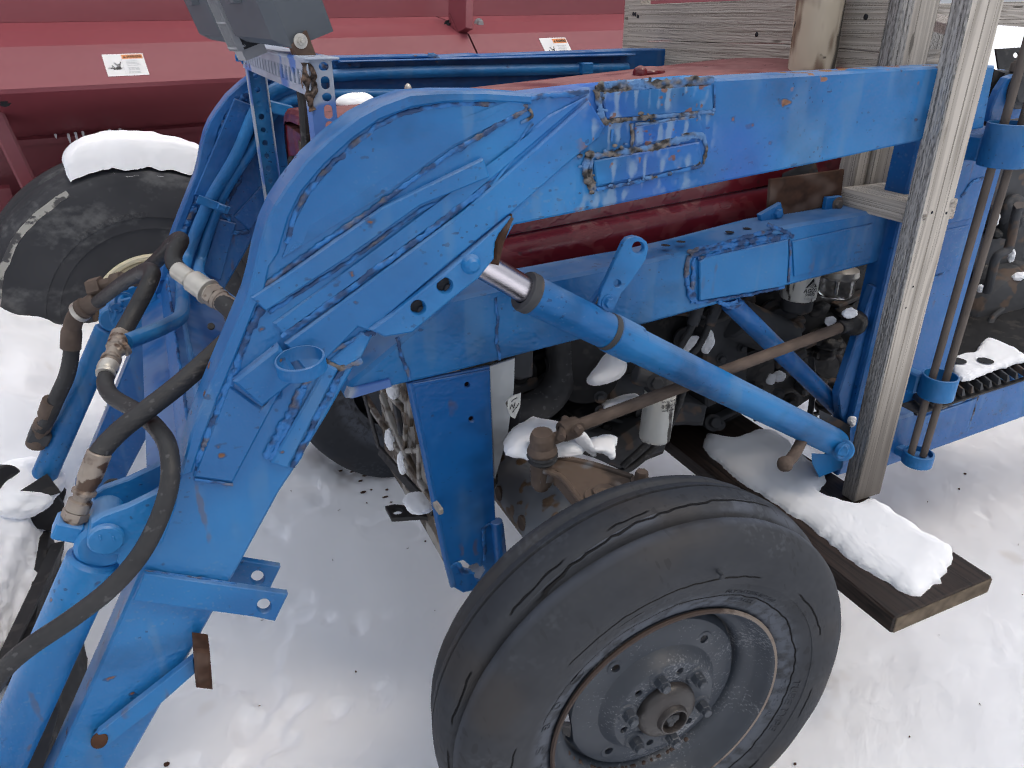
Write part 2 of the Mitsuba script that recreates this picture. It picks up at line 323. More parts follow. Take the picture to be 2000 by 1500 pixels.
def crack(a, r, p):
    w = fb(p, 20, 3)
    def line(r0, wid, lo, seed): return S(wid, wid*.3, dr.abs(r+.007*(w-.5)+.0025*(nz(p, 75, seed)-.5)-r0))*S(lo, lo+.05, nz(p, 9, seed))
    side = dr.select(p.y < .72, 1.0, 0.0)
    k = side*dr.maximum(line(.300, .0016, .45, 1), dr.maximum(line(.255, .0013, .42, 5), line(.285, .0012, .55, 8)))
    y = p.y+.005*(w-.5)+.0035*(nz(p, 70, 7)-.5)
    t = S(.0019, .0005, dr.abs(y-.757))*S(.40, .47, nz(p, 8, 2))+S(.0016, .0005, dr.abs(y-.768))*S(.5, .56, nz(p, 11, 4))
    return dr.minimum(1, k+t*dr.select(r > .36, 1.0, 0.0))
def rub_bump(p, n, uv):
    q = mi.Vector3f(p.x-.616, p.y-.80, p.z-.408); r = dr.sqrt(q.x*q.x+q.z*q.z); a = dr.atan2(q.z, q.x)
    return .0010*fb(p, 60, 3)+.0004*nz(p, 350, 1)-.004*crack(a, r, p)
mat('tire_rubber', rubber, lambda p, n, uv: .55+.25*fb(p, 9, 3), spec=.35, bump=rub_bump, eps=8e-4)
def rubber2(p, n, uv):
    c = mix((.024, .026, .032), (.046, .048, .055), fb(p, 8, 2)); return mix(c, (.17, .175, .18), .5*S(.52, .78, fb(p, 9, 6)*.7+.3*fb(p, 60, 3)))
mat('worn_rubber', rubber2, .7, spec=.3, bump=lambda p, n, uv: .0015*fb(p, 25, 3))
mat('wheel_paint', lambda p, n, uv: mix(mix((.022, .028, .039), (.046, .055, .071), fb(p, 14, 3)), (.17, .18, .20), .75*S(.55, .75, fb(p, 260, 2)*.5+.5*fb(p, 12, 8))), lambda p, n, uv: .35+.3*fb(p, 20, 2), spec=.5, bump=lambda p, n, uv: .0012*fb(p, 30, 4)+.0003*nz(p, 400))
mat('rim_edge', lambda p, n, uv: mix((.040, .025, .020), (.17, .14, .12), S(.45, .65, fb(p, 10, 3)*.6+.45*S(.62, .82, p.x)+.3*(fb(p, 90, 1)-.5))), .75, bump=lambda p, n, uv: .001*fb(p, 200))
mat('bare_hub', lambda p, n, uv: mix((.016, .016, .017), (.038, .031, .030), fb(p, 25, 3)), .45, spec=.6, bump=lambda p, n, uv: .0006*fb(p, 160))
mat('cream_paint', lambda p, n, uv: mix(mix((.55, .50, .33), (.66, .62, .48), fb(p, 20)), (.05, .03, .02), S(.62, .65, fb(p, 14, 7)+.22*S(-.2, -.30, p.x))), .5)
def woodfn(lo, hi, axis, knot=0., grey=0., freq=1.0):
    def fn(p, n, uv):
        l, u, v = {'x': (p.x, p.y, p.z), 'y': (p.y, p.x, p.z), 'z': (p.z, p.x, p.y)}[axis]
        w = fbm(l*2.2, u*9, v*9, octaves=2)
        g = noise(l*3, u*260*freq+w*14, v*260*freq+w*9); r = .5+.5*dr.sin((u*.7+v*.9)*420*freq+w*16+3*fbm(l*1.2, u*20, v*20))
        c = mix(lo, hi, .62*S(.15, .7, g)+.38*S(.1, .5, r))
        c = mix(c, mi.Color3f(lo)*.75, S(.68, .78, noise(l*1.6+7, u*520*freq, v*520*freq)))
        c = mix(c, mi.Color3f(lo)*.55, S(.76, .84, fbm(l*7, u*40, v*40)))
        return c
    return fn
def woodbump(axis, k=1.0):
    def fn(p, n, uv):
        l, u, v = {'x': (p.x, p.y, p.z), 'y': (p.y, p.x, p.z), 'z': (p.z, p.x, p.y)}[axis]
        w = fbm(l*2.2, u*9, v*9, octaves=2)
        return k*(.0016*noise(l*4, u*260+w*14, v*260+w*9)+.0012*noise(l*60, u*400, v*400))
    return fn
_pale = woodfn((.30, .275, .245), (.49, .455, .41), 'z', freq=.75)
def stained_pale(p, n, uv): return mix(_pale(p, n, uv), (.085, .075, .068), .85*S(.98, .50, p.z+.5*(fbm(p.x*22, p.y*22, p.z*2.2)-.5)+.12*(noise(p.x*200, p.y*200, p.z*4)-.5)))   # the foot of the post is wet and black
mat('pale_lumber', stained_pale, .8, spec=.2, bump=woodbump('z', .3))
mat('dark_weathered_lumber', lambda p, n, uv: mix(mix((.12, .115, .11), (.40, .39, .38), S(.2, .75, noise(p.z*150, p.x*600, p.y*420)*.45+.55*noise(p.z*2.2, p.x*380, p.y*420))), (.07, .064, .06), .8*S(.95, .50, p.z+.3*(fbm(p.x*22, p.y*22, p.z*3)-.5))), .9, spec=.1, bump=lambda p, n, uv: .005*noise(p.z*110, p.x*400, p.y*300)+.004*noise(p.z*4, p.x*240, p.y*240))
mat('grey_board', woodfn((.31, .275, .235), (.50, .46, .41), 'y', freq=1.3), .85, spec=.15, bump=woodbump('y', 1.5))
mat('grey_lumber_x', woodfn((.20, .18, .16), (.44, .41, .38), 'x', freq=.7), .85, spec=.15, bump=woodbump('x'))
mat('wet_plank', woodfn((.008, .006, .0055), (.030, .018, .0135), 'y', freq=1.0), .55, spec=.4, bump=woodbump('y'))
mat('plank_end', lambda p, n, uv: mix((.05, .04, .03), (.20, .16, .12), fb(p, 50, 2)), .9, spec=.1)
mat('bark_pipe', lambda p, n, uv: mix(mix(mix((.44, .36, .26), (.58, .52, .42), fbm(p.x*18, p.y*18, p.z*5)), (.17, .11, .075), S(.50, .66, fbm(p.x*30, p.y*30, p.z*7))), (.03, .027, .026), dr.maximum(S(.016, .004, dr.abs(p.x-1.372+.018*(fbm(p.z*16, 2, 3)-.5)-.15*(p.z-1.4)))*.9, S(.69, .74, fb(p, 30, 4)))), .7, spec=.3, bump=lambda p, n, uv: .002*fb(p, 40, 3))
mat('iron_black', lambda p, n, uv: mix(mix((.005, .005, .006), (.015, .015, .017), fb(p, 18, 2)), (.045, .04, .036), .5*S(.6, .75, fb(p, 35, 5))), lambda p, n, uv: .38+.4*fb(p, 30, 4), spec=.45, bump=lambda p, n, uv: .002*fb(p, 60, 5))
mat('iron_grey', lambda p, n, uv: mix(mix((.028, .030, .035), (.064, .067, .074), fb(p, 14, 2)), (.11, .075, .055), .8*S(.56, .7, fb(p, 24, 5))), .7, spec=.35, bump=lambda p, n, uv: .002*fb(p, 60, 5))
mat('axle_paint', lambda p, n, uv: mix(mix((.13, .15, .175), (.20, .215, .24), fb(p, 20, 2)), mix((.05, .035, .025), (.25, .17, .11), fb(p, 60, 1)), S(.53, .57, fb(p, 13, 6)+.12*(nz(p, 90)-.5))), .65, bump=lambda p, n, uv: .002*S(.53, .57, fb(p, 13, 6)+.12*(nz(p, 90)-.5))+.001*fb(p, 90))
mat('forged_arm', lambda p, n, uv: mix(mix((.14, .15, .165), (.10, .070, .052), S(.40, .56, fb(p, 16, 3)+.25*S(.54, .62, p.x)-.06)), (.030, .022, .018), S(.43, .58, fb(p, 13, 13)*.7+.35*S(.60, .69, p.x)+.2*(nz(p, 60)-.5))), .7, bump=lambda p, n, uv: .002*fb(p, 70, 2))
mat('brown_iron', lambda p, n, uv: mix((.05, .036, .030), (.14, .105, .085), fb(p, 30, 2)), .75, bump=lambda p, n, uv: .0016*fb(p, 120, 2), spec=.3)
mat('hose_rubber', lambda p, n, uv: mix(mix((.014, .015, .017), (.034, .034, .037), fb(p, 30, 2)), (.11, .11, .115), .4*S(.68, .76, fb(p, 90, 3))), .55, spec=.4, bump=lambda p, n, uv: .0006*fb(p, 140, 2)+.0005*S(.6, .7, noise(p.x*30+p.z*90, p.y*30, p.z*120)))
mat('fitting_steel', lambda p, n, uv: mix(mix((.17, .13, .11), (.33, .29, .25), fb(p, 40, 2)), (.08, .05, .035), S(.52, .66, fb(p, 60, 6))), .45, metallic=.35, spec=.5, bump=lambda p, n, uv: .0008*fb(p, 150))
mat('bright_steel', lambda p, n, uv: mix((.42, .40, .36), (.58, .56, .52), fb(p, 40, 2)), .4, metallic=.6, bump=lambda p, n, uv: .0005*fb(p, 150))
scene['chrome'] = {'type': 'roughconductor', 'material': 'Cr', 'alpha': .12}
mat('light_plastic', lambda p, n, uv: mix((.060, .072, .090), (.085, .098, .115), fb(p, 12, 2)), .5, spec=.45, bump=lambda p, n, uv: .0002*nz(p, 500))
mat('grey_edge', (.30, .31, .33), .6)
mat('scuffed_white', lambda p, n, uv: mix((.30, .30, .28), (.05, .05, .055), S(.48, .60, fb(p, 22, 3)+.35*(fb(p, 110, 1)-.5))), .7)
mat('dark_slot', (.012, .014, .018), .7)
mat('white_can', lambda p, n, uv: mix(mix((.52, .52, .49), (.66, .66, .63), fb(p, 20, 2)), (.05, .045, .04), S(.60, .70, fbm(p.x*60, p.y*60, p.z*16)+.0*p.x)), .35, spec=.5)
mat('white_paint', lambda p, n, uv: mix((.50, .52, .53), (.36, .37, .38), S(.45, .7, fb(p, 14, 5))), .5, bump=lambda p, n, uv: .001*fb(p, 60))
def dirty_alu(p, n, uv): return mix(mix((.22, .21, .19), (.38, .365, .34), fb(p, 25)), mix((.02, .018, .016), (.13, .095, .065), fb(p, 70, 2)), S(.40, .56, fb(p, 28, 6)))
mat('dirty_aluminium', dirty_alu, .6, metallic=.2, bump=lambda p, n, uv: .003*fb(p, 60, 3))
mat('print_black', (.02, .02, .022), .5); mat('print_orange', (.70, .24, .07), .5); mat('sticker_white', (.72, .73, .74), .4); mat('print_grey', (.42, .44, .47), .5)
scene['clear_glass'] = {'type': 'dielectric', 'int_ior': 1.48, 'ext_ior': 1.0}
mat('ice', (.72, .74, .78), .12, spec=.6)
def snow_col(p, n, uv): return mix((.85, .87, .905), (.79, .81, .85), fb(p, 7, 2))
mat('snow', snow_col, 1.0, spec=0., bump=lambda p, n, uv: .0035*fb(p, 40, 2)+.0030*fb(p, 160, 5)+.0012*nz(p, 500))
def ground_col(p, n, uv):
    c = mix((.84, .86, .90), (.78, .80, .845), fb(p, 4, 2))
    d = S(.60, .74, fb(p, 3.2, 7)*.6+.4*fb(p, 14, 4)); c = mix(c, (.60, .56, .53), .45*d)
    near = S(.34, .05, dr.sqrt(dr.square(p.x-.50)+dr.square((p.y-2.22)*2.2)))
    return mix(c, (.22, .18, .16), .85*near*S(.44, .66, fb(p, 11, 9)))
mat('ground_snow', ground_col, 1.0, spec=0., bump=lambda p, n, uv: .006*fb(p, 12, 2)+.0022*fb(p, 60, 5)+.0010*nz(p, 300))

# ================================================================== THE SETTING
def ground_h(x, y):
    p = np.stack([x, y, x*0], -1)
    h = .030*(meshkit.fbm(p/.55, 4, 3)-.5)+.012*(meshkit.fbm(p/.12, 3, 8)-.5)+.05*(meshkit.fbm(p/1.9, 2, 5)-.5)
    foot = meshkit.fbm(p/.13, 3, 21); h -= .018*np.clip((foot-.58)/.07, 0, 1)*np.clip((meshkit.fbm(p/.8, 2, 12)-.47)/.06, 0, 1)
    h += .010*(meshkit.fbm(p/.045, 2, 61)-.5)*np.clip((meshkit.fbm(p/.5, 2, 62)-.45)/.2, .12, 1)+.0015*(meshkit.noise(p/.018, 63)-.5)
    def mound(cx, cy, sx, sy, a, H, sd):
        ca, sa = math.cos(a), math.sin(a); u, v = (x-cx)*ca+(y-cy)*sa, -(x-cx)*sa+(y-cy)*ca
        return H*np.exp(-((u/sx)**2+(v/sy)**2)**1.5)*(.75+.5*meshkit.fbm(p/.3, 3, sd))
    h += mound(-.62, 2.66, 1.0, .62, -.05, .52, 31)+mound(-.72, 2.62, .22, .2, 0, .10, 33)
    h += mound(-.95, 2.2, .5, .6, 0, .22, 36)
    h += .03*np.exp(-(((x-.62)/.30)**2+((y-.80)/.2)**2))+.03*np.exp(-(((x-.62)/.30)**2+((y-2.25)/.2)**2))
    return h
gx = np.r_[np.arange(-3.2, -1.1, .05), np.arange(-1.1, 2.9, .0125), np.arange(2.9, 4.0, .05)]; gy = np.r_[np.arange(-.9, .4, .05), np.arange(.4, 3.3, .0125), np.arange(3.3, 5.2, .05)]; X, Y = np.meshgrid(gx, gy)
edge = np.clip(np.minimum.reduce([X-gx[0], gx[-1]-X, Y-gy[0], gy[-1]-Y])/.8, 0, 1)
Z = ground_h(X, Y)*edge
nx, ny = len(gx), len(gy); i, j = np.meshgrid(np.arange(nx-1), np.arange(ny-1)); a = (j*nx+i).ravel()
near = TM(np.c_[X.ravel(), Y.ravel(), Z.ravel()], np.vstack([np.stack([a, a+1, a+nx+1], 1), np.stack([a, a+nx+1, a+nx], 1)]))
ix0, ix1, iy0, iy1 = gx[0], gx[-1], gy[0], gy[-1]; L = 400
far = cat([TM([[x0, y0, 0], [x1, y0, 0], [x1, y1, 0], [x0, y1, 0]], [[0, 1, 2], [0, 2, 3]]) for x0, x1, y0, y1 in ((-L, ix0, -L, L), (ix1, L, -L, L), (ix0, ix1, -L, iy0), (ix0, ix1, iy1, L))])
part('ground', cat([near, far]), 'ground_snow', smooth=40)
labels['ground'] = {'label': 'trampled white snow covering the yard', 'category': 'snow', 'kind': 'structure'}

# straw and dirt flecks lying about on the snow
ms = []
for k in range(170):
    x, y = rng.uniform(-.6, 2.6), rng.uniform(.55, 3.0)
    z = float(ground_h(np.array([x]), np.array([y]))[0])+.003; ang = rng.uniform(0, 6.28); ln = rng.uniform(.002, .011)*(1 if rng.random() < .85 else 2)
    if rng.random() < .55: ms.append(box((x, y, z), (ln, .0016, .0012), basis(V(rng.normal()*.1, rng.normal()*.1, 1), V(math.cos(ang), math.sin(ang), 0)), .0003))
    else: ms.append(lump((x, y, z), (ln*.35, ln*.3, .0025), k, .3, .7, sub=1))
for k in range(26):
    x, y = .55+rng.normal()*.16, 2.12+rng.normal()*.05
    z = float(ground_h(np.array([x]), np.array([y]))[0])+.004; ms.append(lump((x, y, z), (rng.uniform(.002, .011), rng.uniform(.002, .006), .003), k, .3, .7, sub=1))
part('dirt_flecks', cat(ms), 'rust'); labels['dirt_flecks'] = {'label': 'bits of dirt and straw scattered on the snow', 'category': 'debris', 'kind': 'stuff'}

# ================================================================== RED FARM MACHINE BEHIND
MA = math.radians(6.6); MX = unit(V(math.cos(MA), math.sin(MA), .013)); MY = V(-math.sin(MA), math.cos(MA), 0); MZ = np.cross(MX, MY)
M0 = V(-.105, 2.80, .54)                                                               # its near wheel's hub face
def ml(u, v, w): return M0+MX*u+MY*v+MZ*w
def MP(px, py, v):                                                                    # sight line onto the machine's plane v
    r = sight(px, py); t = ((M0+MY*v-EYE)@MY)/(r@MY); q = EYE+r*t-M0; return V(q@MX, v, q@MZ)
def mprism(prof, u0, u1):
    """Sheet metal section (v, w) drawn out along the machine."""
    n = len(prof); P0 = [ml(u0, *q) for q in prof]; P1 = [ml(u1, *q) for q in prof]; v = np.vstack([P0, P1]); k = np.arange(n-1)
    return TM(v, np.vstack([np.stack([k, k+n, k+1+n], 1), np.stack([k, k+1+n, k+1], 1)]))
mt = thing('farm_machine', 'faded red farm machine with sloping sheet metal side, standing behind the tractor', 'farm machine')
w1 = MP(300, 40, .62)[2]; w2 = MP(300, 56, .46)[2]; w3 = MP(300, 84, .32)[2]; w4 = MP(300, 160, .20)[2]; w5 = MP(300, 248, .62)[2]; w6 = MP(300, 254, .60)[2]
seam = MP(906, 60, .36)[0]
part(mt+'__upper_panel', mprism([(.66, 1.9), (.62, w1), (.628, w1-.004)], -2.6, 4.2), 'machine_paint', smooth=False)
for k, (u0, u1) in enumerate(((-2.6, seam-.004), (seam+.004, 4.2))):
    part(mt+'__ledge', mprism([(.64, w1+.002), (.46, w2), (.32, w3), (.20, w4), (.205, w4-.014), (.23, w4-.016)], u0, u1), 'machine_paint', smooth=False)
part(mt+'__under_panel', mprism([(.21, w4-.006), (.62, w5), (.60, w6), (.60, w6-.02), (.625, w6-.022), (.63, -.2)], -2.6, 4.2), 'machine_paint', smooth=False)
part(mt+'__lower_panel', mprism([(.50, MP(20, 360, .5)[2]), (.485, MP(20, 366, .5)[2]), (.48, -.5)], -2.6, -.35), 'machine_paint', smooth=False)
part(mt+'__back_panel', mprism([(.9, 1.9), (.9, -.5)], -2.6, 4.2), 'machine_paint', smooth=False)
# slanting brace tube at the left
b0, b1 = ml(*MP(-18, 205, .40)), ml(*MP(62, 372, .40))
part(mt+'__brace', bar(b0, b1, .055, .05, up=-MY, ch=.008), 'machine_paint')
r0 = ml(*MP(900, -40, .42)); r1 = ml(*MP(899, 66, .36))
part(mt+'__rib', bar(r0, r1, .035, .16, up=-MY), 'machine_paint')
part(mt+'__bracket', hull([ml(*MP(876, 26, .5)), ml(*MP(882, 26, .5)), ml(*MP(898, 64, .36)), ml(*MP(890, 66, .36)), ml(*MP(876, 26, .44)), ml(*MP(894, 66, .34))]), 'machine_paint')
for px, py, v in ((937, 47, .44), (878, 51, .44), (6, 194, .30)):
    c = ml(*MP(px, py, v)); part(mt+'__bolt', hexbolt(c+MY*.01, -MY, .016, .022), 'grey_edge' if px > 900 else 'dark_slot')
def sticker(px0, px1, py0, py1, lean, name, lab):
    # printed warning label lying on the sloping lip between w3 and w4
    n = unit(np.cross(ml(0, .20, w4)-ml(0, .32, w3), MX)); n = n if n[1] < 0 else -n
    d = unit(ml(0, .20, w4)-ml(0, .32, w3))
    def onlip(px, py):
        r = sight(px, py); o = ml(0, .32, w3); return EYE+r*(((o-EYE)@n)/(r@n))
    c00, c10 = onlip(px0, py0), onlip(px1, py0-3); wv = (c10-c00)@MX; hv = (onlip(px0+lean, py1)-c00)@d
    o = c00+n*.001
    def q(a, b, e, f, lift): return TM([o+MX*(wv*x)+d*(hv*y)+n*lift for x, y in ((a, b), (e, b), (e, f), (a, f))], [[0, 3, 2], [0, 2, 1]])
    k = part(mt+'__'+name, q(0, 0, 1, 1, 0), 'sticker_white', smooth=False, label=lab)
    part(k+'__print', cat([q(.46, .05, .97, .235, .0006)]), 'print_orange', smooth=False)
    B = np.stack([MX, -d, n], 1)
    tx = meshkit.text_mesh('WARNING', hv*.105, .0005, bold=True); wd = tx.bounds[1][0]; sx = wv*.37/wd; tx.vertices = tx.vertices*[sx, 1, 1]
    tx.vertices = tx.vertices@B.T+(o+MX*wv*.58+d*hv*.20+n*.0012); blk = [tx]
    tri = TM([o+MX*wv*.49+d*hv*.20+n*.0012, o+MX*wv*.56+d*hv*.20+n*.0012, o+MX*wv*.525+d*hv*.10+n*.0012], [[0, 1, 2]]); blk.append(tri)
    def stroke(pts, w):
        g = sg.LineString(pts).buffer(w); v, f = trimesh.creation.triangulate_polygon(g, engine='earcut')
        return TM([o+MX*wv*x+d*hv*y+n*.0012 for x, y in v], f)
    blk += [stroke([(.24, .40), (.31, .58)], .012), stroke([(.40, .38), (.345, .58)], .012), stroke([(.28, .63), (.34, .60), (.345, .68), (.28, .69)], .03), stroke([(.335, .50), (.336, .50)], .028), stroke([(.13, .66), (.16, .62), (.20, .70), (.22, .62)], .014), stroke([(.17, .53), (.20, .60)], .013), stroke([(.21, .70), (.26, .66)], .02), stroke([(.06, .64), (.12, .62)], .008), stroke([(.38, .66), (.43, .65)], .006)]
    part(k+'__lettering', cat(blk), 'print_black', smooth=False)
    ln = [(.44, .04, .445, .97)]+[(.52+rng.random()*.02, y, .90-rng.random()*.12, y+.022) for y in (.33, .40, .46, .53, .64, .69, .74, .83, .88)]
    part(k+'__small_print', cat([q(a_, b_, e_, f_, .0006) for a_, b_, e_, f_ in ln]), 'print_grey', smooth=False)
sticker(198, 278, 107, 150, 12, 'warning_sticker', 'white and orange warning sticker at the left of the lip')
sticker(1052, 1103, 75, 122, -1, 'warning_sticker', 'white and orange warning sticker at the right, partly behind the far loader arm')
# its near wheel
def bigtire():
    R = .562
    prof = [(.185, .02), (.206, -.012), (.26, -.030), (.30, -.040), (.302, -.046), (.312, -.046), (.34, -.050), (.342, -.055), (.35, -.055), (.42, -.050), (.455, -.040), (.462, -.041), (.486, -.032), (.490, -.022), (.503, -.008), (.508, .0), (.509, .006), (.514, .010), (.521, .03), (.523, .055), (.517, .062), (.517, .078), (.527, .084), (.530, .14), (.527, .21), (.517, .215), (.517, .23), (.523, .24), (.51, .29), (.42, .33), (.205, .28)]
    return lathe(prof, ml(0, 0, 0), MY, 128)
wk = mt+'__wheel'
part(wk+'__tire', bigtire(), 'worn_rubber', smooth=32)
ta = np.linspace(math.radians(112), math.radians(196), 60); jt = meshkit.fbm(np.c_[ta*9, ta*0, ta*0], 4, 3); sv = [ml(r_*math.cos(a_), v_, r_*math.sin(a_)) for a_, j_ in zip(ta, jt) for r_, v_ in ((.4640+.012*(j_-.5), -.0412), (.4760, -.0372), (.4845+.006*(j_-.5), -.0340))]
qi = np.arange(len(ta)-1)*3; part(wk+'__stripe', TM(sv, np.vstack([np.stack([qi+o_, qi+3+o_, qi+4+o_], 1) for o_ in (0, 1)]+[np.stack([qi+o_, qi+4+o_, qi+1+o_], 1) for o_ in (0, 1)])), 'scuffed_white', label='worn pale band around the tire')
part(wk+'__rim', lathe([(.205, .0), (.208, -.014), (.200, -.020), (.190, -.012), (.180, .02), (.165, .05), (.160, .12), (.12, .135), (0, .13)], ml(0, 0, 0), MY, 96), 'cream_paint')
# raised lettering of the tire wall: too worn to read in the photograph, short raised bars
ms = []
for k in range(17):
    a_ = math.radians(122-k*2.3); rr = .352
    ms.append(box(ml(rr*math.cos(a_), -.056, rr*math.sin(a_)), (.009, .003, .012+.006*rng.random()), np.stack([MX*math.sin(a_)-MZ*math.cos(a_), MY, MX*math.cos(a_)+MZ*math.sin(a_)], 1), .001))
part(wk+'__raised_letters', cat(ms), 'worn_rubber', kind='stuff')
# snow cap on that tire
cap = []
for t_ in np.linspace(math.radians(109), math.radians(62), 34):
    for s_ in np.linspace(0, 1, 15):
        cap.append((t_, s_))
tt = np.linspace(math.radians(109), math.radians(52), 70); ss = np.linspace(0, 1, 26)
def cap_pt(t_, s_, top):
    vv = -.034+s_*.27; jj = float(meshkit.fbm(V(t_*14, 0, 0), 3, 9)); e = min(1, (t_-tt[-1])/.25, (tt[0]-t_)/.22, s_/.22, (1-s_)/.25); e = max(e, 0); hgt = .072*max(0, 1-(1-e)**2)**.7
    vv -= .012*(jj-.5); base = .518-(.008+.022*jj)*max(0, (.12-s_)/.12)**1.2
    q = V(t_*3, s_*2, 0); hgt *= .8+.4*float(meshkit.fbm(q*2.2, 3, 4))
    rr = base+(hgt if top else -.02); return ml(rr*math.cos(t_), vv-(0.012*e if top else 0), rr*math.sin(t_))
vt = [cap_pt(t_, s_, True) for t_ in tt for s_ in ss]+[cap_pt(t_, s_, False) for t_ in tt for s_ in ss]
n1, n2 = len(tt), len(ss); i, j = np.meshgrid(np.arange(n1-1), np.arange(n2-1), indexing='ij'); a = (i*n2+j).ravel()
f = np.vstack([np.stack([a, a+1, a+n2+1], 1), np.stack([a, a+n2+1, a+n2], 1)]); N = n1*n2
solo('snow_pillow', TM(vt, np.vstack([f, f[:, ::-1]+N])), 'snow', 'thick white pillow of snow lying on top of the big worn tire', 'snow', smooth=True)
# icicles under its edge
for px, py, ln, lab in ((133, 262, 16, 'second icicle from the left under the edge of the red machine'), (147, 259, 22, 'longest icicle under the red machine, third from the left'), (161, 257, 12, 'fourth icicle from the left under the edge of the red machine'), (214, 253, 20, 'long lone icicle left of the last short one under the red machine'), (234, 251, 10, 'short icicle farthest right under the edge of the red machine'), (108, 262, 6, 'tiny icicle farthest left under the edge of the red machine')):
    p0 = ml(*MP(px, py, .585)); L_ = ln*.0030
    solo('icicle', lathe([(0, -.003), (.0052, 0), (.0046, L_*.3), (.0034, L_*.55), (.0018, L_*.85), (0, L_)], p0, (0.02, 0, -1), 10), 'ice', lab, 'icicle', smooth=True, group='icicles under the red machine')

# ================================================================== FRONT LOADER
YN, TH, YF = 1.02, .062, 2.00                       # near arm outer face, arm thickness, far arm inner face
lo = thing('front_loader', 'blue tractor front loader with two bent lift arms, patched welds and hydraulic cylinders', 'front loader')
LP = lo+'__'
knee = [(1040, 184), (950, 178), (860, 178), (800, 182), (745, 202), (700, 226), (650, 264), (600, 310), (560, 362), (535, 400), (517, 440), (503, 490), (493, 540), (482, 580), (440, 680), (400, 775), (372, 848), (350, 930)]
armpx = [(1945, 128), (1922, 250), (1830, 268), (1600, 318), (1400, 358), (1200, 401), (1005, 440), (965, 512), (900, 556), (820, 606), (735, 648), (722, 654), (704, 696), (640, 810), (570, 925), (545, 962), (470, 1100), (385, 1253), (245, 1500), (205, 1575),
         (70, 1575), (105, 1500), (190, 1310), (275, 1115)] + knee[::-1] + [(1160, 170), (1390, 151), (1402, 154), (1600, 143), (1830, 130)]
prof = XZ(armpx, YN)
def smooth_knee(poly):
    return poly
arm = part(LP+'arm', slab(prof, YN, YN+TH, .004), 'blue_arm_paint', label='near lift arm with rusty welded repair patches')
farp = slab(prof, YF, YF+TH, .004)
arm2 = part(LP+'arm', farp, 'shaded_blue', label='far lift arm carrying two hydraulic tubes')
def plate(px, t, name='doubler_plate', mat_='blue_arm_paint', holes=(), bev=.002, base=YN, hole_bev=None, label=None, parent=None):
    return part((parent or LP)+name, pslab(px, base-t, base+.001, bev, holes, hole_bev), mat_, label=label)
def pts(px, y): return [A(a, b, y) for a, b in px]
# raised rim of the knee: band between the outline and the dished panel
inner = [(1040, 204), (950, 199), (870, 201), (805, 211), (742, 235), (690, 272), (635, 322), (590, 375), (565, 425), (552, 470), (545, 495), (527, 522), (516, 575), (500, 600), (468, 680), (428, 775), (398, 855), (375, 925)]
plate([(x+1, y+1) for x, y in knee]+inner[::-1], .007, 'knee_rim', bev=.003, hole_bev=.01)
part(LP+'weld_bead', bead(pts([(1030, 207), (950, 203), (870, 206), (810, 217), (750, 240), (698, 277), (645, 326), (598, 380), (573, 430), (560, 475)], YN-.001), .0055, 1), 'weld_steel')
part(LP+'weld_bead', bead(pts([(520, 585), (505, 610), (472, 690), (432, 785), (402, 862), (384, 920)], YN-.001), .0075, 2, rough=.7), 'weld_steel')
# dished panel inside the rim
dish = [(1033, 207), (950, 205), (872, 208), (812, 218), (755, 240), (705, 276), (652, 326), (607, 378), (582, 430), (570, 470), (1000, 222)]
plate([(1036, 209), (950, 205), (872, 208), (812, 218), (755, 240), (705, 276), (652, 326), (607, 378), (580, 430), (566, 468), (552, 505), (745, 384), (885, 284)], .005, 'dished_panel', bev=.018)
part(LP+'weld_bead', bead(pts([(500, 570), (560, 527), (640, 468), (745, 395), (885, 297), (1030, 212)], YN-.002), .005, 3, rough=.7), 'weld_steel')
# flat bar stiffener and the channel below it
plate([(490, 582), (560, 537), (745, 407), (945, 310), (957, 346), (820, 402), (675, 506), (520, 608)], .010, 'stiffener_bar', bev=.002)
part(LP+'weld_bead', bead(pts([(525, 612), (600, 562), (680, 512), (822, 412), (955, 352), (1040, 240)], YN-.001), .0040, 4), 'weld_steel')
plate([(533, 632), (680, 528), (830, 420), (960, 362), (1046, 248), (1075, 224), (1150, 190), (1000, 318), (905, 398), (690, 556), (553, 655)], .004, 'channel_wall', bev=.003)
part(LP+'weld_bead', bead(pts([(548, 660), (690, 559), (790, 485), (905, 401), (955, 362)], YN-.004), .006, 5, rough=.7), 'weld_steel')
# gusset plate with the pointed end
plate([(556, 672), (700, 566), (907, 412), (1000, 331), (1152, 196), (1183, 247), (1172, 268), (1098, 330), (1005, 412), (872, 520), (722, 648), (700, 640), (640, 700), (598, 728)], .008, 'gusset_plate', bev=.003)
# adjusting lug with the three pin holes, torn at its end
torn = [(1000, 424), (992, 436), (984, 446), (975, 458), (968, 474), (966, 492), (966, 506), (958, 516)]
plate([(722, 645), (772, 610), (872, 532), (1000, 424)]+torn[1:]+[(935, 545), (890, 580), (806, 650), (752, 659), (738, 652)], .016, 'adjusting_lug', bev=.003, holes=[circ((869, 558), 15, 20), circ((817, 601), 14, 20)], hole_bev=.0015)
plate(torn+[(976, 520), (985, 480), (1000, 440), (1003, 420)], .012, 'torn_edge', 'rust', bev=.004)
part(LP+'pin', cat([lathe([(0, -.013), (.007, -.012), (.012, -.008), (.0155, 0), (.0155, .006), (.0165, .012)], A(920, 516, YN-.017), (0, 1, 0), 32)]), 'blue_paint')
for hx, hy, r_ in ((869, 558, .0085), (817, 601, .0085)):
    part(LP+'pin', hexbolt(A(hx+3, hy+2, YN+.006), (0, -1, 0), r_, .012, False), 'iron_grey'); part(LP+'hole_floor', lathe([(0, 0), (.0125, 0)], A(hx, hy, YN-.0015), (0, -1, 0), 20), 'dark_slot', smooth=False)
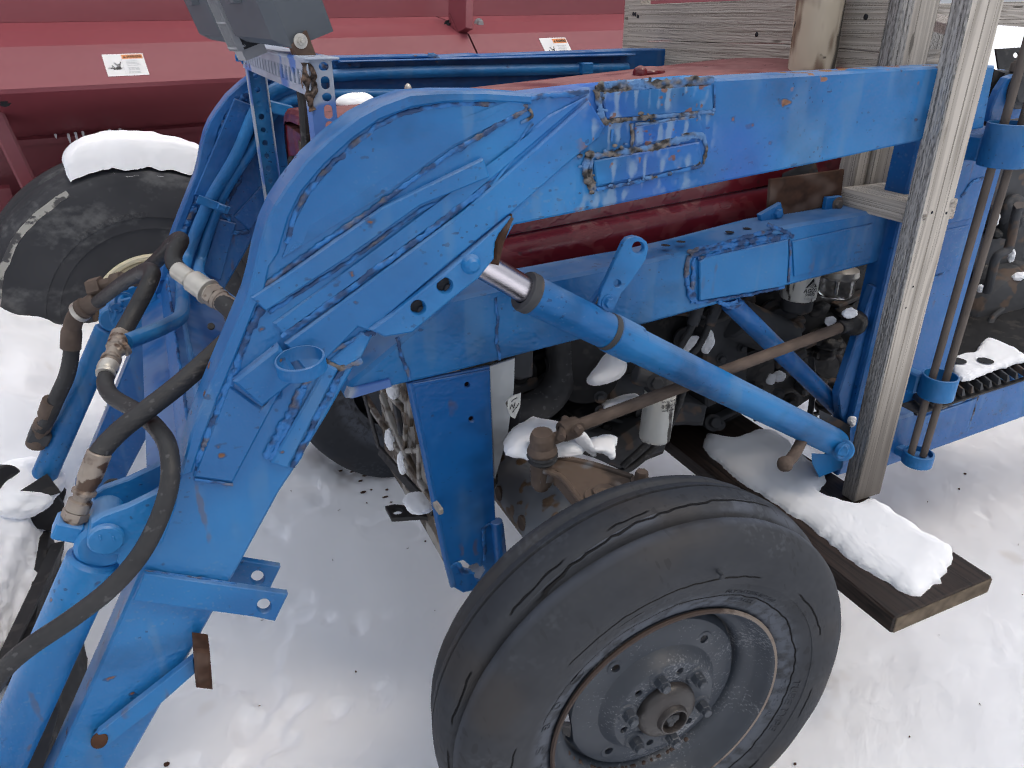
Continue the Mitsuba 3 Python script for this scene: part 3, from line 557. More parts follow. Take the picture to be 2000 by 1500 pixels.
# burnt repair patches
p1 = [(1178, 179), (1390, 166), (1394, 216), (1183, 233)]; p2 = [(1160, 314), (1368, 277), (1370, 318), (1360, 323), (1166, 364)]; p3 = [(1240, 247), (1370, 226), (1372, 262), (1242, 284)]
plate(p1, .004, 'repair_patch', label='upper repair patch on the near arm'); plate(p2, .005, 'repair_patch', label='lower repair patch on the near arm'); plate(p3, .003, 'repair_patch')
for k, (px, r_, m_) in enumerate((([(1163, 172), (1168, 195), (1177, 225), (1182, 238)], .008, 'rusty_weld'), ([(1162, 171), (1200, 166), (1260, 164), (1320, 160), (1392, 156)], .009, 'rusty_weld'), ([(1166, 178), (1230, 173), (1330, 166), (1390, 162)], .006, 'rusty_weld'),
        ([(1182, 238), (1240, 231), (1300, 226), (1350, 222), (1394, 219)], .006, 'rusty_weld'), ([(1396, 165), (1396, 218)], .003, 'weld_steel'), ([(1148, 300), (1143, 325), (1146, 352), (1156, 374)], .009, 'rusty_weld'), ([(1157, 306), (1154, 335), (1160, 368)], .006, 'rusty_weld'),
        ([(1148, 302), (1180, 303), (1230, 295), (1290, 283), (1340, 268), (1372, 264)], .009, 'rusty_weld'), ([(1330, 266), (1352, 262), (1374, 266)], .007, 'rusty_weld'), ([(1373, 264), (1379, 290), (1374, 322)], .0055, 'rusty_weld'), ([(1164, 369), (1240, 356), (1310, 338), (1372, 322)], .0055, 'weld_steel'),
        ([(1232, 243), (1236, 262), (1233, 288)], .006, 'rusty_weld'), ([(1196, 252), (1194, 275)], .004, 'weld_steel'), ([(1030, 190), (1080, 188), (1150, 178)], .006, 'weld_steel'), ([(1018, 240), (1040, 226), (1034, 212)], .004, 'rusty_weld'), ([(1240, 243), (1300, 236), (1366, 226)], .004, 'rusty_weld'))):
    part(LP+'weld_bead', bead(pts(px, YN-.002), r_*.8, 20+k, rough=.8), m_)
sp_ = []
for k in range(80):
    e_ = rng.integers(0, 6); t_ = rng.random(); q0_, q1_ = [((1150, 303), (1372, 263)), ((1147, 300), (1156, 372)), ((1164, 170), (1392, 158)), ((1182, 237), (1393, 219)), ((1166, 368), (1372, 322)), ((1170, 180), (1182, 235))][e_]
    px_, py_ = q0_[0]+(q1_[0]-q0_[0])*t_+rng.normal()*6, q0_[1]+(q1_[1]-q0_[1])*t_+rng.normal()*5; r_ = rng.uniform(.0012, .0034)
    sp_.append(lump(A(px_, py_, YN-.004), (r_*rng.uniform(.8, 2), r_*.6, r_), k, .3, sub=2))
part(LP+'weld_spatter', cat(sp_), 'rusty_weld', kind='stuff')
# doublers, straps and the hose ring of the near arm's lower leg
plate([(455, 747), (545, 676), (586, 738), (512, 796)], .016, 'bracket_plate', 'blue_paint', bev=.004)
plate([(377, 932), (455, 943), (556, 752), (548, 775), (510, 798), (447, 752)], .005, bev=.003)
plate([(640, 712), (662, 722), (634, 775), (562, 916), (529, 905)], .008, 'strap', bev=.003)
plate([(706, 650), (728, 656), (706, 700), (668, 722), (646, 706)], .006, 'strap', bev=.003)
for k, (px, r_) in enumerate((([(508, 800), (478, 870), (452, 930)], .004), ([(600, 742), (570, 800), (520, 895)], .008), ([(596, 760), (560, 835), (528, 900)], .006), ([(668, 724), (625, 805), (572, 912)], .007), ([(628, 700), (648, 712), (672, 718), (708, 702)], .007), ([(566, 690), (600, 700), (622, 706)], .005), ([(380, 936), (456, 947)], .003), ([(540, 680), (500, 712), (466, 748)], .006), ([(600, 706), (640, 690), (700, 660)], .0045), ([(735, 650), (722, 648), (712, 660)], .005))):
    part(LP+'weld_bead', bead(pts(px, YN-.003), r_, 40+k, rough=.7), 'weld_steel' if k not in (4, 5) else 'rusty_weld')
rc = A(588, 711, YN-.040); part(LP+'hose_ring', ring(rc, (-.10, -.10, 1), .0345, .0315, .021, 56), 'blue_paint'); part(LP+'weld_bead', bead([rc+V(-.025, .030, .004), rc+V(0, .037, .006), rc+V(.025, .032, .005)], .006, 55), 'rusty_weld')
# mounting lugs of the lower leg
lug = lambda px, hole, y0: part(LP+'mounting_lug', pslab(px, y0, y0+.012, .0015, [circ(hole, 14, 22)], .001), 'blue_paint')
lug([(282, 1121), (563, 1161), (537, 1214), (499, 1206), (260, 1173)], (516, 1184), YN-.013)
q = [(282, 1121), (563, 1161), (537, 1214), (499, 1206), (260, 1173)]
part(LP+'mounting_lug', slab(XZ(q, YN-.013), YN+TH, YN+TH+.012, .0015, [XZ(circ((516, 1184), 14, 22), YN-.013)], .001), 'blue_paint')
part(LP+'weld_bead', bead(pts([(284, 1118), (360, 1127), (460, 1143)], YN-.004), .006, 61), 'weld_steel')
# latch handle with rusty end block
hp = [(181, 1448), (192, 1432), (378, 1286), (381, 1316), (304, 1384), (212, 1455), (190, 1464)]
hd = part(LP+'latch_handle', pslab(hp, YN-.022, YN-.010, .0015), 'blue_paint'); part(hd+'__end_block', pslab([(378, 1268), (410, 1272), (416, 1350), (383, 1346)], YN-.045, YN-.006, .004), 'rust')
part(hd+'__pivot', rod(A(194, 1446, YN+.0), A(194, 1446, YN-.028), .012), 'rust')
part(LP+'weld_bead', bead(pts([(215, 1425), (300, 1352), (372, 1296)], YN-.009), .0045, 62, rough=.3), 'weld_steel')

# near clevis, bucket cylinder
clev = [(176, 1040), (178, 1022), (200, 1008), (250, 990), (312, 960), (335, 945), (345, 985), (318, 1060), (246, 1113), (228, 1100), (231, 1084), (205, 1087), (184, 1072)]
PC = A(207, 1051, YN-.02)                                        # pin centre
def clevis(dy, m_): return part(LP+'clevis_plate', slab(XZ(clev, YN-.012), YN-.012+dy, YN+dy, .002), m_)
clevis(0, 'blue_paint'); clevis(.075, 'blue_paint')
part(LP+'pivot_pin', cat([lathe([(0, -.008), (.021, -.008), (.0235, -.005), (.0235, .105), (0, .105)], A(207, 1051, YN-.014), (0, 1, 0), 40), box(A(196, 1050, YN-.023), (.003, .002, .009)), box(A(222, 1052, YN-.023), (.003, .002, .009))]), 'blue_paint')
cb = thing_key = LP+'bucket_cylinder'
c0, c1 = A(200, 1052, YN+.030), A(-46, 1602, YN+.020); ax = unit(c1-c0)
part(cb, cat([rod(c0+ax*.03, c1, .0365, .006, 40), rod(c0+V(0, -.026, 0), c0+V(0, .026, 0), .036, .006, 32)]), 'blue_paint', label='bucket cylinder on the near arm')
pb = A(133, 1030, YN+.03); part(cb+'__port_block', box(pb, (.036, .036, .028), basis(ax, (0, 1, 0)), .003), 'blue_paint')
fa, fb_ = A(146, 1008, YN+.03), A(190, 895, YN+.045); d = unit(fb_-fa)
part(cb+'__fitting', cat([lathe([(0, -.01), (.014, -.01), (.014, .008), (.016, .009), (.016, .024), (.0125, .026), (.0125, .034), (.0165, .036), (.0165, .040), (.0135, .043), (.0142, .05), (.0165, .060), (.0165, .098), (.0150, .10), (0, .10)], fa, d, 28), lathe([(0, 0), (.018, 0), (.018, .012), (0, .012)], fa-d*.004, d, 6)]), 'fitting_steel')
dirv = lambda a, b: a+(b-a)
hose = LP+'hydraulic_hose'
hose1 = [fa+d*.095, A(199, 878, YN+.05), A(232, 843, YN+.06), A(283, 803, YN+.07), A(345, 755, YN+.085), A(413, 695, YN+.11), A(470, 640, YN+.13), A(500, 600, YN+.16)]
part(hose, pipe(hose1, .0148, 18), 'hose_rubber', label='thick black hose rising from the near bucket cylinder behind the arm')
hose2 = [A(212, 725, 1.28), A(205, 745, 1.26), A(217, 772, 1.22), A(262, 800, 1.16), A(305, 835, 1.09), A(330, 880, 1.02), A(332, 940, .985), A(312, 1010, .975), A(272, 1086, .965), A(215, 1150, .955), A(140, 1208, .95), A(60, 1262, .95), A(15, 1300, .96), A(-20, 1350, .98)]
part(hose, pipe(hose2, .0130, 18), 'hose_rubber', label='black hose looping over the front of the near arm down to the bucket')
# tee and fittings above it
tee = A(222, 690, 1.32); ta = unit(A(238, 660, 1.36)-A(212, 725, 1.28)); tb = unit(A(300, 645, 1.36)-tee)
tk = LP+'tee_fitting'
part(tk, cat([lathe([(0, -.028), (.0135, -.028), (.0135, -.022), (.016, -.021), (.016, -.013), (.0128, -.011), (.0128, .012), (.016, .014), (.016, .022), (.0145, .025), (.0165, .03), (.0165, .05), (0, .05)], tee, ta, 28), lathe([(0, 0), (.0115, 0), (.0115, .014), (.0155, .016), (.0155, .023), (0, .023)], tee, tb, 24)]), 'fitting_steel')
part(tk+'__crimp', lathe([(0, -.055), (.0145, -.055), (.016, -.05), (.0145, -.047), (.0165, -.042), (.0165, -.03), (0, -.028)], tee, ta, 12), 'bright_steel')
hose3 = [tee+ta*.045, A(262, 610, 1.40), A(287, 562, 1.42), A(297, 538, 1.44), A(291, 527, 1.50), A(275, 532, 1.58), A(240, 552, 1.72), A(200, 583, 1.88), A(190, 590, 1.90)]
part(hose, pipe(hose3, .0145, 18), 'hose_rubber', label='black hose bent over the cross tube towards the far cylinder')
hose4 = [A(318, 535, 1.46), A(345, 505, 1.50), A(352, 478, 1.52), A(346, 470, 1.52), A(335, 476, 1.56), A(318, 500, 1.62), A(296, 522, 1.72), A(262, 548, 1.86)]
part(hose, pipe([A(375, 552, 1.40), A(355, 532, 1.40), A(340, 515, 1.42), A(340, 495, 1.44), A(350, 477, 1.46), A(353, 468, 1.49), A(344, 470, 1.54), A(325, 490, 1.62), A(300, 515, 1.72), A(268, 542, 1.80)], .0150, 18), 'hose_rubber', label='short black hose doubled over beside the far arm')
# pale coupling on it
k0, k1 = A(345, 527, 1.40), A(447, 598, 1.30); d = unit(k1-k0); Lk = np.linalg.norm(k1-k0)
cpl = LP+'hose_coupling'
part(cpl, lathe([(0, 0), (.0155, 0), (.0165, .004), (.0165, .034), (.0140, .037), (.0140, .040), (.0205, .042), (.0205, .075), (.0235, .077), (.0235, .081), (.017, .083), (.017, Lk*.70), (0, Lk*.70)], k0, d, 32), 'bright_steel')
part(cpl+'__nut', cat([lathe([(0, 0), (.021, 0), (.021, .016), (0, .016)], k0+d*Lk*.66, d, 6), lathe([(0, .017), (.019, .017), (.019, .025), (.0175, .026), (.0175, .05), (.0165, .052), (0, .052)], k0+d*Lk*.66, d, 28)]), 'fitting_steel')
part(hose, pipe([k1-d*.02, A(462, 615, 1.27), A(490, 650, 1.23), A(515, 720, 1.20)], .0165, 16), 'hose_rubber')
# steel tubes on the far arm
tubeA = pts([(1225, 133), (1000, 137), (800, 141), (653, 148)], 1.975)+pts([(590, 156), (552, 168), (522, 185), (500, 215), (462, 302), (412, 388), (390, 436), (366, 500)], 1.965)+[A(357, 560, 1.80), A(357, 600, 1.62), A(350, 621, 1.52), A(325, 636, 1.46), A(285, 653, 1.39), A(245, 668, 1.345)]
part(LP+'steel_tube', pipe(tubeA, .0145, 16), 'blue_paint', label='hydraulic tube along the far arm, bent down to the tee')
tubeB = pts([(800, 184), (700, 184), (640, 185), (590, 191), (560, 199), (534, 220), (502, 276), (437, 378), (410, 446), (392, 508)], 1.975)+[A(388, 530, 1.90), A(396, 545, 1.80), A(430, 572, 1.62), A(468, 602, 1.45), A(500, 628, 1.35)]
part(LP+'steel_tube', pipe(tubeB, .0125, 16), 'blue_paint')
tc = A(418, 401, 1.955); td = unit(A(412, 388, 1.965)-A(390, 436, 1.965))
part(LP+'tube_clamp', cat([box(A(417, 400, 1.945), (.075, .004, .020), np.stack([unit(A(440, 409, 1.945)-A(398, 393, 1.945)), V(0, 1, 0), td], 1), .001), box(A(433, 405, 1.94), (.02, .014, .016), np.stack([unit(A(440, 409, 1.945)-A(398, 393, 1.945)), V(0, 1, 0), td], 1), .002)]), 'blue_paint')
part(LP+'tube_clamp', box(A(1142, 133, 1.965), (.035, .04, .03), None, .003), 'blue_paint')
part(LP+'tube_clamp', box(A(545, 212, 1.96), (.06, .03, .028), basis((.3, 0, 1), (1, 0, -.3)), .003), 'blue_paint')
# far arm's inner details
pf = lambda px, t=.008, name='doubler_plate', bev=.002: part(LP+name, pslab(px, YF-t, YF+.001, bev), 'shaded_blue')
pf([(458, 192), (489, 204), (492, 236), (480, 290), (410, 388), (379, 381)], .020); pf([(516, 360), (458, 424), (487, 451), (520, 405)], .014); pf([(428, 428), (461, 437), (431, 548), (394, 532)], .010)
kn2 = [tuple(p) for p in XZ(knee, YN)]; in2 = [tuple(p) for p in XZ(inner, YN)]
part(LP+'knee_rim', slab(kn2+in2[::-1], YF-.008, YF+.001, .003), 'shaded_blue')
farb = lambda px: [V(p[0], YF-.002, p[1]) for p in XZ(px, YN)]
part(LP+'weld_bead', bead(farb([(1030, 207), (870, 206), (810, 217), (750, 240), (698, 277), (645, 326), (598, 380), (573, 430), (545, 510), (505, 610), (432, 785), (390, 900)]), .012, 71, rough=.8), 'weld_steel')
for k, px in enumerate(([(372, 400), (400, 392), (440, 405)], [(430, 412), (448, 430), (440, 452), (400, 470)], [(452, 300), (470, 330), (462, 360), (440, 400)], [(488, 452), (462, 455), (440, 440)])):
    part(LP+'weld_bead', bead(pts(px, YF-.003), .008, 72+k, rough=.8), 'weld_steel')
part(LP+'top_flange', pslab([(655, 111), (846, 107), (849, 112), (655, 120)], YF-.03, YF+.05, .002), 'shaded_blue')
part(LP+'weld_bead', bead(pts([(836, 107), (852, 112), (858, 120)], YF-.03), .008, 77, rough=.8), 'rusty_weld')
part(LP+'arm_flange', slab(XZ([(655, 117), (1225, 104), (1225, 108), (655, 121)], YF), YF-.045, YF+.01, .002), 'shaded_blue')
# far clevis and bucket cylinder
g0, g1 = A(222, 618, 2.03), A(88, 925, 2.03); gd = unit(g1-g0); fc = LP+'bucket_cylinder'
dyf = 1.955-(YN-.012)
fk = part(fc, cat([rod(g0+gd*.035, g1+gd*.06, .031, .004, 36), rod(g0+V(0, -.03, 0), g0+V(0, .03, 0), .033, .004, 28)]), 'blue_paint', label='bucket cylinder on the far arm')
part(fk+'__lower_port', box(A(78, 850, 2.02), (.05, .05, .035), basis(gd, (0, 1, 0)), .004), 'iron_grey')
part(LP+'clevis_plate', slab(XZ(clev, YN-.012), YF-.035, YF-.025, .002), 'blue_paint'); part(LP+'clevis_plate', slab(XZ(clev, YN-.012), YF+.050, YF+.060, .002), 'blue_paint')
part(LP+'pivot_pin', lathe([(0, -.008), (.012, -.007), (.016, 0), (.016, .08), (0, .08)], A(227, 601, 1.955), (0, 1, 0), 28), 'blue_paint')
part(LP+'retaining_clip', cat([sweep(spline(pts([(226, 592), (228, 580), (238, 573), (252, 575), (262, 588), (258, 600), (240, 604)], 1.94), .008), .0035, 8), sweep(spline(pts([(227, 606), (224, 618), (219, 630)], 1.94), .01), .004, 8)]), 'blue_paint')
part(LP+'retaining_clip', sweep(spline([A(208, 962, 1.1), A(206, 948, 1.1), A(214, 940, 1.1), A(232, 940, 1.1), A(242, 952, 1.1)], .004), .0035, 8), 'iron_grey')
# fittings at the far cylinder: elbow, nut pair, lower hose
e0, e1, e2 = A(205, 578, 1.90), A(160, 607, 1.93), A(143, 640, 1.95)
part(LP+'elbow_fitting', cat([pipe([A(168, 600, 1.93), A(152, 612, 1.94), A(144, 628, 1.945), A(140, 645, 1.95)], .020, 16), lathe([(0, 0), (.021, 0), (.023, .01), (.023, .05), (0, .05)], A(140, 642, 1.95), unit(A(140, 675, 1.95)-A(142, 640, 1.95)), 20), lathe([(0, -.01), (.0245, -.01), (.0245, .004), (.021, .006), (.021, .045), (0, .045)], A(166, 601, 1.93), unit(A(205, 577, 1.90)-A(160, 606, 1.93)), 20)]), 'brown_iron')
part(LP+'elbow_fitting', lathe([(0, -.006), (.0255, -.006), (.0255, .006), (0, .006)], A(157, 608, 1.935), unit(A(205, 577, 1.90)-A(160, 606, 1.93)), 24), 'bright_steel')
part(hose, pipe([A(140, 668, 1.95), A(138, 700, 1.955), A(130, 735, 1.96), A(112, 775, 1.97), A(94, 815, 1.99), A(80, 838, 2.0)], .0185, 14), 'hose_rubber', label='short black hose beside the far bucket cylinder')
part(LP+'elbow_fitting', lathe([(0, 0), (.021, 0), (.021, .05), (.017, .055), (.017, .075), (.022, .078), (.022, .10), (.018, .11), (.018, .13), (.024, .135), (.024, .16), (0, .16)], A(101, 782, 1.975), unit(A(78, 845, 2.01)-A(101, 782, 1.975)), 18), 'brown_iron')
nb = unit(A(238, 548, 1.88)-A(188, 562, 1.9))
part(LP+'nut_fitting', cat([lathe([(0, 0), (.026, 0), (.026, .03), (0, .03)], A(178, 566, 1.93), nb, 6), lathe([(0, .03), (.017, .03), (.017, .055), (.023, .057), (.023, .08), (.018, .082), (.018, .10), (.021, .102), (.021, .12), (0, .12)], A(178, 566, 1.93), nb, 12)]), 'brown_iron')

# cross tube between the arms
cx = [(288, 965), (352, 925), (372, 862), (402, 870), (525, 905), (500, 1010)]
c3 = XZ(cx, 1.08)
part(LP+'cross_tube', slab(c3, 1.075, 2.02, .004), 'shaded_blue', label='boxed cross tube joining the two arms')
def lin(px, y): q = A(*px, 1.08); return V(q[0], y, q[2])
e1, e2 = lin((372, 862), 1.1), lin((372, 862), 1.95); part(LP+'weld_bead', bead([e1, (e1+e2)/2, e2], .004, 81), 'weld_steel')
part(LP+'fold_strip', sweep(np.array([lin((402, 870), 1.1), lin((402, 870), 1.95)]), .006, 10), 'blue_paint')
part(LP+'hole_plug', rod(A(412, 639, 1.30)+V(0, 0, .0), A(412, 639, 1.30)+V(.001, -.004, .004), .006), 'dark_slot')

# near lift cylinder
y0, y1 = YN+.030, 1.035
r0, r1 = A(900, 492, y0), A(1028, 570, y0); b1 = A(1640, 868, y1); d = unit(b1-r1); Lc = np.linalg.norm(b1-r1)
lc = LP+'lift_cylinder'; qs = lambda t: r1+d*t
part(lc, lathe([(0, .004), (.0305, .004), (.0325, .008), (.0325, .20*Lc), (.0335, .205*Lc), (.0335, .27*Lc), (.0322, .275*Lc), (.0322, Lc-.03), (.030, Lc-.012), (.022, Lc), (0, Lc)], r1, d, 48), 'blue_paint', label='near lift cylinder with chipped blue barrel')
part(lc+'__rod', rod(r0, qs(.02), .0225, .002, 40), 'chrome', label='bright chrome piston rod')
part(lc+'__gland', lathe([(.0225, -.006), (.033, -.006), (.0350, -.002), (.0350, .010), (.0325, .012)], r1, d, 48), 'iron_grey'); part(lc+'__clamp_edge', lathe([(.0335, .192*Lc), (.0342, .194*Lc), (.0342, .204*Lc), (.0335, .206*Lc)], r1, d, 48), 'iron_grey')
part(lc+'__band', lathe([(.0325, .205*Lc), (.0360, .207*Lc), (.0360, .268*Lc), (.0325, .27*Lc)], r1, d, 48), 'blue_paint')
part(lc+'__pin', cat([rod(A(1645, 880, .985), A(1645, 880, 1.10), .0135, .002), ring(A(1645, 880, .992), (0, 1, 0), .019, .013, .012)]), 'blue_paint')
part(lc+'__end_eye', cat([rod(A(1645, 878, .998), A(1645, 878, 1.07), .026, .003), ]), 'blue_paint')
part(lc+'__elbow', cat([pipe([A(1567, 858, 1.03), A(1556, 880, 1.02), A(1545, 896, 1.0), A(1535, 905, .985)], .0125, 14), lump(A(1533, 906, .985), (.017, .017, .017), 3, .1)]), 'brown_iron')
part(LP+'pivot_bracket', hull(pts([(1600, 800), (1660, 830), (1660, 860), (1600, 858)], 1.06)+pts([(1600, 800), (1660, 830), (1660, 860), (1600, 858)], 1.14)), 'iron_grey'); part(LP+'pivot_bracket', hull(pts([(1585, 885), (1650, 890), (1645, 915), (1600, 932), (1586, 905)], 1.05)+pts([(1585, 885), (1650, 890), (1645, 915), (1600, 932), (1586, 905)], 1.12)), 'blue_paint')
# stop bracket clamped on that cylinder
sb = [(1219, 473), (1226, 465), (1240, 461), (1253, 464), (1264, 473), (1267, 485), (1262, 507), (1231, 553), (1214, 573), (1200, 604), (1186, 612), (1168, 596), (1176, 566), (1190, 536)]
part(LP+'stop_bracket', pslab(sb, 1.040, 1.050, .0015, [circ((1247, 484), 12, 18), circ((1206, 554), 7.5, 14)], .001), 'blue_paint')
part(LP+'bolt', hexbolt(A(1188, 590, 1.040), (0, -1, 0), .0095, .009), 'blue_paint')
part(LP+'weld_bead', bead(pts([(1166, 594), (1178, 566), (1186, 548)], 1.045), .004, 84), 'rusty_weld')
part(LP+'brace_web', pslab([(1150, 600), (1186, 545), (1176, 590), (1160, 598)], 1.075, 1.085, .001), 'blue_paint')

# main rail on the near side
YR = 1.13
rail = [(676, 780), (684, 748), (880, 585), (985, 561), (1076, 545), (1190, 523), (1267, 509), (1355, 488), (1515, 445), (1640, 424), (1765, 402), (1762, 500), (1745, 505), (1590, 545), (1415, 592), (1240, 640), (1120, 668), (975, 705), (870, 732), (760, 757)]
part(LP+'rail', pslab(rail, YR, YR+.085, .006), 'blue_paint', label='near side rail of the loader frame with hand-laid welds')
dbl = [(1367, 512), (1380, 503), (1541, 468), (1538, 555), (1528, 560), (1367, 588)]
part(LP+'repair_patch', pslab(dbl, YR-.008, YR+.001, .002), 'blue_paint', label='flat repair patch on the near rail')
for k, (px, r_) in enumerate((([(1347, 500), (1341, 530), (1344, 560), (1352, 590)], .008), ([(1357, 502), (1352, 540), (1358, 588)], .007), ([(1350, 498), (1400, 486), (1460, 471), (1540, 458)], .008), ([(1362, 506), (1420, 491), (1480, 477), (1538, 464)], .0065), ([(1542, 468), (1544, 500), (1540, 552)], .0045), ([(1358, 592), (1410, 584), (1470, 574), (1532, 560)], .005), ([(968, 583), (972, 620), (970, 660), (977, 702)], .004), ([(775, 660), (783, 690), (795, 722), (800, 742)], .0045), ([(1340, 492), (1400, 478), (1460, 462), (1510, 450)], .006), ([(1402, 588), (1418, 594), (1440, 590)], .007), ([(1500, 440), (1530, 452), (1548, 462)], .006))):
    part(LP+'weld_bead', bead(pts(px, YR-.002), r_, 90+k, rough=.65), 'weld_steel')
part(LP+'end_plate', pslab([(676, 778), (682, 762), (762, 742), (766, 756), (690, 779)], YR-.008, YR+.01, .002), 'angle_iron')
part(LP+'cover_plate', pslab([(1548, 472), (1705, 437), (1700, 505), (1552, 540)], YR-.004, YR+.001, .001), 'blue_paint')
for px, py in ((1092, 540), (1300, 479), (1330, 472), (1425, 453), (1460, 446)):
    c = A(px, py, 1.175); part(LP+'bolt_hole', lathe([(0, 0), (.009, 0)], V(c[0], 1.172, A(px, py+9, YR)[2]+.006) if False else AZ(px, py, A(px, py+14, YR)[2]+.004), (.02, 0, 1), 18), 'dark_slot', smooth=False)
# small angle lugs and rusty plate above the rail
part(LP+'rusty_plate', pslab([(1506, 351), (1650, 331), (1641, 398), (1500, 427)], 1.205, 1.213, .001), 'rust', label='rusty plate bolted up on the near rail')
part(LP+'angle_lug', pslab([(1484, 420), (1526, 396), (1531, 420), (1528, 425), (1512, 432), (1510, 440), (1490, 442)], 1.185, 1.195, .0015), 'blue_paint'); part(LP+'bolt', hexbolt(A(1517, 416, 1.186), (0, -1, 0), .010, .010), 'blue_paint')
part(LP+'angle_lug', pslab([(1616, 386), (1645, 383), (1643, 408), (1616, 418), (1610, 418)], 1.19, 1.20, .0015), 'blue_paint'); part(LP+'bolt', hexbolt(A(1635, 398, 1.191), (0, -1, 0), .010, .010), 'rod_steel')
# diagonal brace
part(LP+'brace', rod(A(1425, 590, 1.175), A(1640, 800, 1.16), .0215, .002, 36), 'shaded_blue'); part(LP+'weld_bead', bead(pts([(1408, 592), (1430, 600), (1452, 590)], 1.15), .007, 110), 'weld_steel')

# tower, gusset and rod rings at the rear end of the near arm
tw = [(1.42, .43), (1.60, .425), (1.725, .43), (1.725, 1.20), (1.705, 1.262), (1.43, 1.275)]
part(LP+'tower', slab(tw, 1.10, 1.155, .004), 'shaded_blue', label='upright tower plate beside the wooden post')
part(LP+'tower_gusset', slab([(1.375, .665), (1.40, .60), (1.43, .56), (1.43, .93), (1.415, .93)], 1.115, 1.135, .003), 'shaded_blue')
part(LP+'tower_doubler', slab([(1.455, 1.055), (1.66, 1.065), (1.70, 1.20), (1.46, 1.20)], 1.094, 1.101, .002), 'shaded_blue')
part(LP+'tower_doubler', slab([(1.46, .93), (1.64, .945), (1.66, 1.050), (1.46, 1.04)], 1.096, 1.101, .002), 'shaded_blue')
part(LP+'weld_bead', bead([V(1.60, 1.093, 1.12), V(1.625, 1.092, 1.15), V(1.665, 1.092, 1.155)], .005, 121, rough=.7), 'weld_steel'); part(LP+'weld_bead', bead([V(1.58, 1.098, .93), V(1.62, 1.097, .945), V(1.65, 1.098, .98)], .003, 122), 'weld_steel')
part(LP+'weld_bead', bead([V(1.52, 1.098, .52), V(1.56, 1.098, .515), V(1.60, 1.098, .525), V(1.63, 1.098, .52)], .004, 123), 'weld_steel')
hd_ = [(1932, 238), (1938, 210), (1952, 176), (1968, 152), (1990, 144), (2030, 140), (2030, 226), (1985, 232)]
part(LP+'tower_head', pslab(hd_, 1.045, 1.06, .003), 'shaded_blue'); part(LP+'tower_head', slab(XZ(hd_, 1.045), 1.115, 1.13, .003), 'shaded_blue')
part(LP+'head_gap', slab(XZ([(1943, 135), (1985, 150), (1960, 200), (1945, 240), (1925, 246)], 1.07), 1.07, 1.075, .001), 'iron_black')
part(LP+'pivot_pin', cat([lathe([(0, -.01), (.026, -.01), (.031, -.005), (.031, .06), (0, .06)], A(1996, 172, 1.038), (0, 1, 0), 36), ring(A(1996, 172, 1.041), (0, 1, 0), .040, .031, .014)]), 'iron_grey')
part(LP+'grease_fitting', cat([rod(A(1978, 140, 1.06), A(1983, 122, 1.06), .007), rod(A(1983, 125, 1.06), A(1985, 118, 1.06), .0045)]), 'rod_steel')
for (px, py), h_, ri in (((1968, 282), .084, .041), ((1838, 752), .056, .0355)):
    c = A(px, py, 1.0); c = V(1.560, 1.0, c[2]); part(LP+'rod_ring', ring(c, (0, 0, 1), ri+.0035, ri, h_, 64), 'blue_paint')
c = V(1.560, 1.0, A(1795, 893, 1.0)[2]); part(LP+'rod_cup', cat([ring(c, (0, 0, 1), .035, .030, .032, 56), rod(c-V(0, 0, .015), c+V(0, 0, .004), .030)]), 'blue_paint')
for z_ in (.695, 1.235): part(LP+'ring_strap', box((1.545, 1.066, z_), (.030, .066, .05), None, .004), 'blue_paint')
part(LP+'weld_bead', bead([V(1.505, 1.082, .745), V(1.498, 1.08, .70), V(1.505, 1.08, .655)], .010, 125, rough=.7), 'weld_steel'); part(LP+'weld_bead', bead([V(1.515, 1.082, .742), V(1.512, 1.08, .70), V(1.516, 1.08, .658)], .009, 126, rough=.7), 'weld_steel')
part(LP+'ring_strap', box((1.555, 1.05, c[2]-.002), (.03, .06, .022), None, .003), 'blue_paint')
# two loose rods standing in the rings
solo('steel_rod', rod(V(1.542, 1.008, .512), V(1.549, 1.008, 1.62), .0083, .001, 20), 'rod_steel', 'rusty straight steel rod standing in the blue rings, nearer the wooden post', 'rod')
solo('steel_rod', rod(V(1.566, .992, .512), V(1.588, .995, 1.62), .0083, .001, 20), 'rod_steel', 'rusty straight steel rod standing in the blue rings, right of the other rod', 'rod')
# step frame with serrated tread
part(LP+'step_beam', slab([(1.50, .455), (3.0, .52), (3.0, .655), (1.62, .600), (1.50, .600)], 1.05, 1.10, .006), 'shaded_blue', label='blue side beam under the step')
part(LP+'step_beam_patch', slab([(1.60, .490), (1.80, .500), (1.80, .595), (1.60, .585)], 1.043, 1.051, .002), 'shaded_blue'); part(LP+'weld_bead', bead([V(1.805, 1.046, .498), V(1.806, 1.046, .55), V(1.806, 1.046, .60)], .004, 128), 'rusty_weld'); part(LP+'weld_bead', bead([V(1.64, 1.046, .592), V(1.72, 1.046, .598), V(1.80, 1.046, .603)], .004, 129), 'rusty_weld')
for k in range(26):
    x_ = 1.60+k*.034
    z_ = .612+(x_-1.6)*.03; part(LP+'tread_tooth', hull([V(x_, 1.045, z_), V(x_+.013, 1.045, z_), V(x_+.045, 1.135, z_-.004), V(x_+.058, 1.135, z_-.004), V(x_+.004, 1.050, z_+.016), V(x_+.010, 1.050, z_+.016), V(x_+.048, 1.130, z_+.013), V(x_+.054, 1.130, z_+.013)]), 'iron_grey', smooth=False)
part(LP+'tread_base', slab([(1.58, .595), (2.6, .632), (2.6, .636), (1.58, .60)], 1.044, 1.14, .001), 'iron_black')

